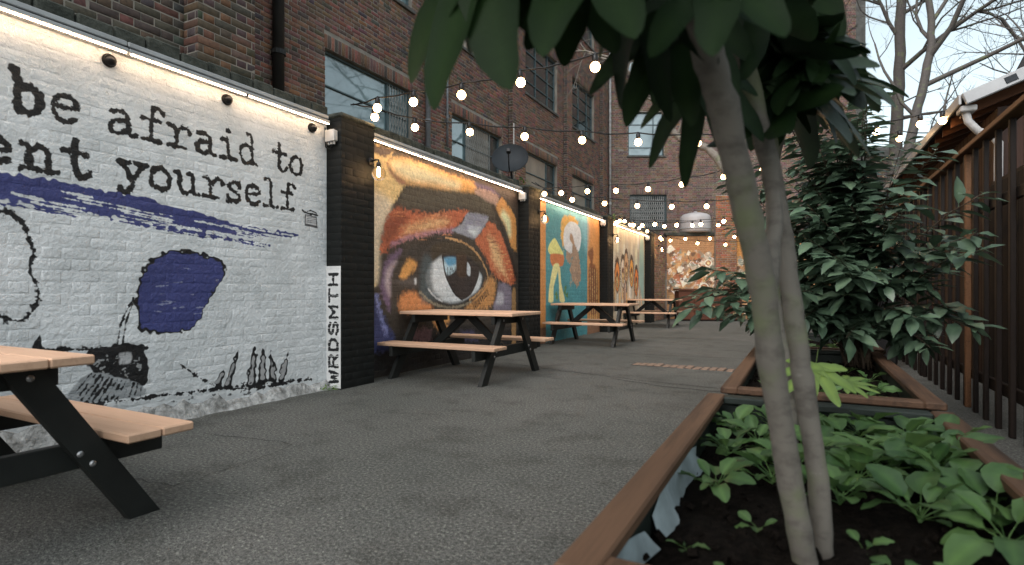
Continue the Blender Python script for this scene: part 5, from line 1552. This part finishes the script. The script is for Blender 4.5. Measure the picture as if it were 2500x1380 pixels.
for k in range(7):                                         # limbs that carry it
    e_ = Vector((cr_.uniform(-.6, .5), cr_.uniform(-.3, 1.2), cr_.uniform(2.0, 2.25)))
    stemtube([(-.2, .96, 1.72), Vector((-.2, .96, 1.72)).lerp(e_, .5) + Vector((0, 0, .12)), e_], .014, .008, 60 + k, 7, False).build('limb', M['bark_pale'], tree, smooth=True)
yl = place_leaf(YOUNG, tree, (.05, 2.46, .70), (.03, 2.33, .59), (.05, -.95, .75), .19)
yl['label'] = 'yellow green young leaf low on the tree'
place_leaf(YOUNG, tree, (.16, 2.66, .62), (.32, 2.72, .62), (.1, -.3, .9), .13)

# laurel shrub
def simple_leaf(name, mat, L_, W_, droop, fold, seed, wavy=.0, stalk=.12, n=6, q=.9, cross=(-1, 0, 1), peak=.85, srad=.012):
    mb = MB(); vs = []; col = []; m = len(cross)
    for k in range(n + 1):
        t = .5 - .5 * math.cos(math.pi * k / n)
        w = W_ / 2 * max(.0, math.sin(math.pi * t ** peak)) ** q if 0 < k < n else .012
        x = L_ * t; z = -droop * L_ * t * t
        for s in cross:
            vs.append((x, s * w, z + abs(s) ** 1.6 * w * fold + (wavy * w * math.sin(t * 15 + s * 1.3 + seed) * abs(s) if s else 0)))
            col.append((1.35, 1.35, 1.2) if s == 0 else (1, 1, 1))
    fs = [(k * m + s, k * m + s + m, k * m + s + m + 1, k * m + s + 1) for k in range(n) for s in range(m - 1)]
    mb.add(vs, fs); mb.c[:] = col
    b = len(mb.v)
    mb.tube([(-stalk * L_, 0, -.06 * stalk), (-stalk * .5 * L_, 0, .02 * stalk), (0.04 * L_, 0, -.004)], [srad * 1.3, srad, srad * .6], 4, cap=False)
    mb.c[b:] = [(1.3, 1.3, 1.1)] * (len(mb.v) - b)
    return mb
LAU_MB = [simple_leaf('leaf', None, 1, .42, .22, .22, k, .12) for k in range(2)] + [simple_leaf('leaf', None, 1, .5, .4, .12, 5, .18), simple_leaf('leaf', None, 1, .46, .08, .3, 6, .1)]
LAU = [mb.mesh('leaf', M['leaf_laurel'], smooth=True, attr=True) for mb in LAU_MB]
shrub = empty('laurel_shrub', (.42, 5.2, .4), 'dense dark glossy laurel shrub growing behind the tree in the planters', 'shrub')
sr = random.Random(23)
tips = []
stems = []
base = Vector((.42, 5.22, .38))
targets = []
for k in range(150):
    a = sr.uniform(0, 6.28); rr = abs(sr.gauss(0, .52)); z = sr.uniform(.6, 2.45)
    sp = .78 if z < 1.9 else .55
    targets.append(Vector((.27 + math.cos(a) * min(rr, .9) * sp * 1.2, 4.95 + math.sin(a) * min(rr, .8) * sp, z)))
targets += [Vector(p) for p in ((-.267, 4.705, 1.218), (-.48, 4.482, 1.09), (-.682, 4.264, .846), (-.72, 4.12, .88), (-.503, 4.695, 1.87), (-.45, 4.6, 1.5), (.98, 4.45, 1.36), (.95, 4.3, 1.24), (.881, 4.512, 1.262), (.77, 4.7, 1.026), (.85, 4.8, .8), (-.3, 4.6, .78), (-.05, 4.7, .75), (.1, 4.5, 1.2), (.3, 4.35, 1.1), (-.6, 4.4, 1.0), (-.72, 4.2, .95), (-.5, 4.35, .8), (-.62, 4.35, 1.15), (-.4, 4.5, 1.0), (-.2, 4.6, 1.05), (0, 4.6, 1.6), (-.1, 4.7, 1.9))] + [Vector((.35 + .42 * math.cos(k * 1.3), 4.85 + .35 * math.sin(k * 2.1), .62 + .05 * (k % 5))) for k in range(16)]
leaves = []
for ti, t in enumerate(targets):
    hub = base + Vector((sr.gauss(0, .06), sr.gauss(0, .06), .25 + .45 * (t.z - .4)))
    hub = hub.lerp(Vector((t.x, t.y, hub.z)), .25)
    P_ = rpath([base + Vector((sr.gauss(0, .05), sr.gauss(0, .05), 0)), base.lerp(hub, .5) + Vector((sr.gauss(0, .03), sr.gauss(0, .03), 0)), hub, hub.lerp(t, .5) + Vector((0, 0, .05)), t], 3, .006, ti)
    stems.append((P_, .007 if ti % 5 else .014))
    n = sr.randint(17, 23)
    for k in range(n):
        f = 1 - .42 * (k / n) ** 1.0
        i = f * (len(P_) - 1); j = min(int(i), len(P_) - 2); p = P_[j].lerp(P_[j + 1], i - j)
        dr = (P_[j + 1] - P_[j]).normalized()
        a = k * 2.4 + sr.uniform(-.4, .4)
        side = dr.cross(Vector((0, 0, 1))); side = side.normalized() if side.length > .05 else Vector((1, 0, 0))
        upv = side.cross(dr)
        d = (side * math.cos(a) + upv * math.sin(a)) * .9 + dr * .55 + Vector((0, 0, -.25))
        d.z *= .28
        leaves.append((p + d.normalized() * .03, d.normalized(), Vector((sr.gauss(0, .28), sr.gauss(0, .28) - .1, 1)), sr.uniform(.11, .20) * (0.75 if k < 2 else 1)))
mb = MB()
for P_, r_ in stems:
    mb.tube(P_, [r_ * (1 - .75 * i / (len(P_) - 1)) for i in range(len(P_))], 5)
mb.build('branches', M['stem'], shrub, smooth=True)
leaves.sort(key=lambda q: (q[0] - Vector((0, 0, 1))).length / q[3])
for p, d, nh, s in leaves[:300]:
    place_leaf(sr.choice(LAU), shrub, p, p + d, nh, s)
mb = MB()
for p, d, nh, s in leaves[300:]:
    src = sr.choice(LAU_MB); MX = frame_matrix(p, d, nh) @ Matrix.Scale(s, 4); g_ = sr.uniform(.7, 1.35)
    b = len(mb.v); mb.add([MX @ Vector(v) for v in src.v], src.f); mb.c[b:] = [tuple(x * g_ for x in c) for c in src.c]
o = mb.build('foliage', M['leaf_laurel'], shrub, smooth=True, attr=True); o['kind'] = 'stuff'

# salad plants
X5 = (-1, -.5, 0, .5, 1)
SAL = [simple_leaf('leaf', None, 1, W_, dr, fo, sd_, wv, .75, 8, .6, X5, pk, .022).mesh('leaf', M['leaf_salad'], smooth=True, attr=True)
       for W_, dr, fo, sd_, wv, pk in ((.68, .32, .3, 31, .14, 1.15), (.8, .55, .22, 32, .22, 1.1), (.6, .2, .36, 33, .1, 1.25), (.72, .75, .15, 34, .2, 1.15))]
def rosette(x, y, z, n, size, lab, grp, seed, upr=.7):
    r = random.Random(seed)
    root = empty('salad_plant', (x, y, z), lab, 'plant', grp)
    for k in range(n):
        a = k * 2.4 + r.uniform(-.3, .3); e_ = r.uniform(.25, 1.5) * upr + (.6 if k < n / 3 else 0)
        d = Vector((math.cos(a), math.sin(a), e_)).normalized(); s = size * r.uniform(.5, 1.0)
        b = Vector((x, y, z - .01)) + d * s * .72
        place_leaf(r.choice(SAL), root, b, b + (d + Vector((0, 0, -.35 * r.random()))), (-d.x * .5 + r.gauss(0, .25), -d.y * .5 + r.gauss(0, .25), 1), s)
    return root
pr = random.Random(41)
GA = 'salad plants crowding the first planter'; LA = 'bushy green salad plant crowding the middle of the tree planter'
spots = [(-.25, 2.55, 11, .11), (-.24, 2.2, 11, .105), (-.23, 1.80, 8, .09), (-.1, 2.62, 11, .12), (.02, 2.25, 12, .125), (-.08, 1.95, 10, .11), (.16, 2.5, 13, .14), (.16, 2.05, 12, .13),
         (.3, 2.3, 13, .14), (.34, 2.62, 12, .13), (.40, 2.0, 11, .13), (.28, 1.80, 10, .115), (.43, 1.70, 9, .13), (.05, 2.72, 11, .11), (.22, 2.72, 11, .12), (.43, 2.35, 11, .14),
         (-.15, 2.38, 11, .11), (.10, 1.85, 9, .11), (.24, 2.15, 11, .13), (.36, 2.15, 11, .13), (.46, 2.55, 10, .13), (-.02, 2.08, 10, .11), (.14, 2.28, 11, .13), (.45, 1.88, 9, .14)]
for (x, y, n, s) in spots:
    lab = ('bushy salad plant leaning on the courtyard-side rim of the tree planter' if x < -.14 else 'bushy salad plant spilling towards the fence-side rim of the tree planter' if x > .33 else 'bushy salad plant behind the stems in the middle of the tree planter' if y > 2.4 else 'bushy salad plant around the bare soil in the middle of the tree planter')
    rosette(x, y, .40, n + 3, s * .92, lab, 'salad plants crowding the first planter, ' + ('courtyard side' if x < -.14 else 'fence side' if x > .33 else 'back middle' if y > 2.4 else 'front middle'), int(pr.random() * 1e6), .95)
GB = 'seedlings in the bare soil of the first planter'; LB = 'tiny seedling in the bare soil at the front of the tree planter'
for (x, y, n, s) in ((-.25, 1.42, 5, .035), (-.21, 1.2, 5, .045), (.2, 1.5, 5, .05), (-.1, 1.62, 5, .045), (.33, 1.35, 5, .085), (.3, 1.1, 4, .07), (-.15, 1.32, 4, .03), (.14, 1.62, 4, .04)):
    rosette(x, y, .365, n, s, LB, GB, int(pr.random() * 1e6), .6)
GC = 'salad plants in the second planter'; LC = 'young salad rosette in the second planter behind the tree'
for (x, y, n, s) in ((.1, 3.6, 9, .10), (.3, 3.5, 9, .10), (.38, 3.9, 8, .09), (.2, 4.1, 9, .10), (.0, 4.3, 8, .1), (.4, 4.4, 8, .09), (.3, 4.8, 8, .08), (-.15, 3.5, 8, .09), (.15, 4.65, 8, .09), (.42, 3.3, 7, .09)):
    rosette(x, y, .39, n, s, LC, GC, int(pr.random() * 1e6), .8)
GD = 'plants in the far planter'; LD = 'green leafy plant low in the far planter'
for (x, y, n, s) in ((.0, 6.0, 9, .13), (.3, 6.3, 9, .12), (-.1, 6.8, 9, .14), (.4, 7.0, 8, .1)):
    rosette(x, y, .39, n, s, LD, GD, int(pr.random() * 1e6), .9)
# weeds at the wall
WD = simple_leaf('leaf', None, 1, .3, .5, .2, 51, .1, .1).mesh('leaf', M['leaf_weed'], smooth=True, attr=True)
def weed(x, y, z, n, s, lab, seed, sp=.04):
    r = random.Random(seed); root = empty('weed', (x, y, z), lab, 'weed')
    for k in range(n):
        a = r.uniform(0, 6.28); d = Vector((math.cos(a), math.sin(a), r.uniform(.2, 1.6))).normalized()
        b = Vector((x + r.gauss(0, sp), y + r.gauss(0, sp), z + r.uniform(0, sp)))
        place_leaf(WD, root, b, b + d, (r.gauss(0, .4), -.3, 1), s * r.uniform(.6, 1.2))
weed(-4.2, 4.09, .0, 26, .05, 'small green weed growing where the white wall meets the first pillar', 1)
weed(-4.3, 4.85, 2.8, 18, .09, 'wispy weed rooted in the coping beside the first pillar', 2, .03)
weed(-4.15, 13.3, 2.72, 60, .10, 'leafy creeper clump on top of the third pillar', 3, .10)
weed(-4.35, 8.7, 2.84, 30, .08, 'scruffy weed at the foot of the satellite dish', 4, .08)

# ------------------------------------------------------------------ fence and shed on the right
XF = 1.27
fence = empty('slatted_fence', (XF, 5.5, 0), 'tall dark timber fence of upright slats with a brighter brown top rail', 'fence')
slat = MB(); slat.box((-.017, -.021, 0.0), (.017, .021, 2.16), None, .004); SL = slat.mesh('slat', M['fence_dark'])
ys = []
y = 2.2
while y < 9.6:
    ys.append(y); y += .3
for i, y in enumerate(ys):
    mesh_obj('slat', SL, fence, Vector((XF, y + rng.gauss(0, .006), 0)) - rootloc(fence), (0, 0, rng.gauss(0, .03)))
for y in (2.1, 4.05, 6.03, 8.0, 9.7):
    q = .021 if abs(y - 6.03) < .1 else .035
    bx('post', (XF - q, y - q, 0), (XF + q, y + q, 2.165), M['fence_rail'] if abs(y - 6.03) < .1 else M['fence_dark'], fence, .006)  # one post borrows the rail's brighter brown to look lit
for a, b in ((2.05, 4.05), (4.054, 6.03), (6.034, 8.0), (8.004, 9.75)):
    bx('top_rail', (XF - .055, a, 2.168), (XF + .055, b, 2.212), M['fence_rail'], fence, .006)
bx('mid_rail', (XF + .019, 2.1, 1.62), (XF + .05, 9.7, 1.70), M['fence_dark'], fence, .004)
bx('low_rail', (XF + .019, 2.1, .25), (XF + .05, 9.7, .33), M['fence_dark'], fence, .004)
# dark boarded screen behind the slats
scr = empty('board_screen', (1.75, 4.2, 0), 'dark brown vertical board screen behind the slatted fence', 'screen')
y = 1.6; br2 = random.Random(8)
while y < 7.3:
    w = br2.uniform(.13, .16)
    bx('board', (1.70, y, 0), (1.72 + br2.uniform(0, .012), y + w - .006, 2.05), M['screen'], scr, .003)
    y += w
bx('cross_rail', (1.725, 1.6, 2.0), (1.77, 7.3, 2.1), M['fence_dark'], scr, .004)
# timber shed with deep eaves
shed = empty('timber_shed', (3.0, 11.5, 0), 'brown timber shed with deep eaves behind the slatted fence', 'shed')
bx('wall_core', (1.86, 7.45, 0), (4.6, 16.4, 2.8), M['fence_dark'], shed, 0)
y = 7.45; k = 0
while y < 16.3:
    w = br2.uniform(.14, .18)
    bx('cladding_board', (1.82, y, 0), (1.858 - br2.uniform(0, .008), min(y + w - .006, 16.4), 2.9), M['shed_board'], shed, .003)
    y += w
x = 1.8
while x < 4.6:
    w = br2.uniform(.13, .17)
    bx('gable_board', (x, 7.40, 0), (x + w - .006, 7.44 - br2.uniform(0, .008), 2.8 + (x - 1.55) * .36), M['shed_board'], shed, .003)
    x += w
sl_ = .38
def roofpt(x, dz=0.0): return 2.86 + (x - 1.5) * sl_ + dz
mb = MB(); mb.add([(1.47, 7.2, roofpt(1.47, .10)), (4.8, 7.2, roofpt(4.8, .10)), (4.8, 16.6, roofpt(4.8, .10)), (1.47, 16.6, roofpt(1.47, .10)),
                   (1.47, 7.2, roofpt(1.47, .15)), (4.8, 7.2, roofpt(4.8, .15)), (4.8, 16.6, roofpt(4.8, .15)), (1.47, 16.6, roofpt(1.47, .15))],
                  [(3, 2, 1, 0), (4, 5, 6, 7), (0, 1, 5, 4), (2, 3, 7, 6), (3, 0, 4, 7), (1, 2, 6, 5)])
mb.build('roof', M['roof_felt'], shed)
for y in np.arange(7.5, 16.5, .42):
    mb = MB(); y = float(y)
    mb.add([(1.52, y, roofpt(1.52, -.02)), (4.6, y, roofpt(4.6, -.02)), (4.6, y + .05, roofpt(4.6, -.02)), (1.52, y + .05, roofpt(1.52, -.02)),
            (1.52, y, roofpt(1.52, .095)), (4.6, y, roofpt(4.6, .095)), (4.6, y + .05, roofpt(4.6, .095)), (1.52, y + .05, roofpt(1.52, .095))],
           [(3, 2, 1, 0), (4, 5, 6, 7), (0, 1, 5, 4), (2, 3, 7, 6), (3, 0, 4, 7), (1, 2, 6, 5)])
    mb.build('rafter', M['rafter'], shed)
bx('eave_strip', (1.44, 7.2, roofpt(1.47, .06)), (1.466, 16.6, roofpt(1.47, .165)), M['alu'], shed, .004)
mb = MB(); dv = Vector((1, 0, sl_)).normalized()
MXv = frame_matrix((1.5, 7.14, roofpt(1.5, .03)), (1, 0, sl_), (-sl_, 0, 1))
mb.box((0, -.0, .0), (3.4, .055, .125), MXv, .008); mb.build('verge_trim', M['white_trim'], shed)
mb = MB(); mb.box((.34, -.006, .03), (.44, .001, .095), MXv, .002); mb.build('badge_plate', M['grey_metal'], shed)
MB().tube([(1.52, 7.3, 2.85), (1.54, 7.3, 2.75), (1.62, 7.3, 2.64), (1.74, 7.31, 2.58), (1.79, 7.32, 2.5), (1.79, 7.33, 2.3), (1.79, 7.33, .1)], .038, 12).build('downpipe', M['pipe_white'], shed, smooth=True)
bx('gutter_outlet', (1.46, 7.22, 2.84), (1.60, 7.4, 2.90), M['pipe_white'], shed, .01)
# black bin and low kerb by the fence end
root = empty('dark_bin', (1.02, 8.9, 0), 'black upright bin standing at the end of the slatted fence', 'bin')
bx('body', (.82, 8.7, .02), (1.12, 9.1, 1.0), M['black_plastic'], root, .03)
bx('lid', (.80, 8.68, 1.003), (1.14, 9.12, 1.06), M['black_plastic'], root, .02)

# ------------------------------------------------------------------ bare trees
def bare_tree(name, label, trunk, r0, r1, mat, seed, limbs, depth=4, lscale=1.0, grp=None, up=.35):
    r = random.Random(seed)
    root = empty(name, trunk[0], label, 'tree', grp)
    P_ = rpath(trunk, 6, .015, seed)
    MB().tube(P_, [r0 + (r1 - r0) * i / (len(P_) - 1) for i in range(len(P_))], 12).build('trunk', mat, root, smooth=True)
    mb = MB()
    def grow(p, d, L_, rad, lv):
        n = 5; pts = [p]; q = p; dd = d.normalized()
        for k in range(n):
            dd = (dd + Vector((r.gauss(0, .16), r.gauss(0, .16), r.gauss(0, .12) + .04 * up))).normalized()
            q = q + dd * L_ / n; pts.append(q)
        mb.tube(pts, [rad * (1 - .55 * k / n) for k in range(n + 1)], 6 if lv > 2 else (4 if lv > 1 else 3), cap=False)
        if lv <= 0: return
        for k in range(r.randint(3, 5) if lv > 1 else r.randint(3, 6)):
            i = r.randint(1, n); s = Vector((r.gauss(0, 1), r.gauss(0, 1), r.gauss(0, .6) + up)).normalized()
            grow(pts[i], (dd * .6 + s * .8), L_ * r.uniform(.45, .72), rad * (1 - .55 * i / n) * r.uniform(.5, .72), lv - 1)
    for (f, d, L_, rad) in limbs:
        i = f * (len(P_) - 1); j = min(int(i), len(P_) - 2)
        grow(P_[j].lerp(P_[j + 1], i - j), Vector(d), L_ * lscale, rad, depth)
    mb.build('branches', mat, root, smooth=True)
    return root
bare_tree('bare_tree', 'bare winter tree with a straight mottled trunk behind the shed', [(3.15, 25.3, 0), (3.15, 25.3, 5.1), (3.2, 25.0, 8), (3.26, 24.6, 11.5), (3.3, 24.5, 15)], .27, .12, M['bark_dark'], 5,
          [(.5, (-.6, .1, .6), 4.2, .08), (.58, (.7, -.2, .5), 4.5, .09), (.66, (-.5, -.4, .7), 3.6, .07), (.72, (.8, .3, .6), 4.2, .08), (.8, (-.8, .2, .5), 3.5, .06), (.88, (.5, .2, .8), 3.5, .06), (.95, (-.2, .1, 1), 3, .05), (.45, (.9, .2, .15), 3.2, .06)], 3)
bare_tree('bare_tree', 'bare winter tree leaning right with a forked dark trunk behind the shed', [(2.6, 21.5, 0), (2.75, 21.6, 2.5), (2.94, 21.8, 4.56), (3.3, 22.0, 6.6), (3.70, 22.2, 8.6), (3.75, 22.3, 10), (3.5, 22.4, 12.5)], .2, .08, M['bark_dark'], 9,
          [(.42, (.9, -.1, .12), 3.6, .08), (.5, (-.6, .2, .8), 3.2, .06), (.58, (.9, .2, .5), 4.5, .09), (.66, (.8, -.2, .75), 4.8, .09), (.72, (-.7, -.1, .9), 3.4, .06), (.8, (.9, .1, .8), 4.2, .07), (.9, (-.3, .2, 1), 3, .05), (.97, (.5, .1, 1), 3, .05)], 3)
bare_tree('bare_tree', 'bare winter tree of fine twigs standing beyond the gable house', [(9.5, 30, 0), (9.6, 30, 5), (9.4, 30, 9), (9.6, 30, 12)], .25, .1, M['bark_dark'], 14,
          [(.4, (-.9, 0, .5), 4.5, .08), (.5, (.6, .2, .6), 4, .07), (.6, (-.8, -.2, .8), 4.5, .08), (.75, (-.6, .2, .9), 4, .06), (.85, (.5, 0, 1), 3.5, .06), (.95, (-.3, 0, 1), 3, .05)], 3)
# plane tree whose pale limb crosses in front of the far building
bare_tree('plane_tree', 'pale mottled bare plane tree reaching over the far end of the courtyard', [(-.42, 8.6, 0), (-.5, 8.65, 1.2), (-.74, 8.7, 2.3), (-1.1, 8.76, 2.95), (-1.415, 8.841, 3.244), (-1.792, 9.208, 3.508), (-2.012, 9.32, 4.037), (-2.233, 9.543, 4.765), (-2.438, 9.662, 5.7)], .07, .04, M['bark_plane'], 21,
          [(.72, (-.6, -.2, .7), 1.6, .035), (.8, (-.9, .0, .5), 1.9, .035), (.86, (.5, -.1, .8), 1.5, .03), (.9, (-.9, .2, .2), 1.8, .03), (.97, (-.2, 0, 1), 1.4, .03), (.99, (.6, .1, .8), 1.4, .03), (.62, (.4, -.2, .8), 1.4, .03)], 3, 1.0, None, .1)
# tree outside the frame on the right, mirrored in the building's windows
bare_tree('bare_tree', 'bare winter tree standing behind the fence and mirrored in the windows', [(7.5, 8.5, 0), (7.5, 8.5, 4), (7.3, 8.8, 8), (7.5, 9, 11)], .25, .1, M['bark_dark'], 31,
          [(.4, (-.3, -.9, .6), 4, .08), (.5, (.2, .9, .6), 4, .08), (.6, (-.2, -.8, .8), 4, .07), (.7, (.1, .8, .9), 4, .07), (.85, (0, -.5, 1), 3.5, .06), (.95, (0, .4, 1), 3, .05)], 3)
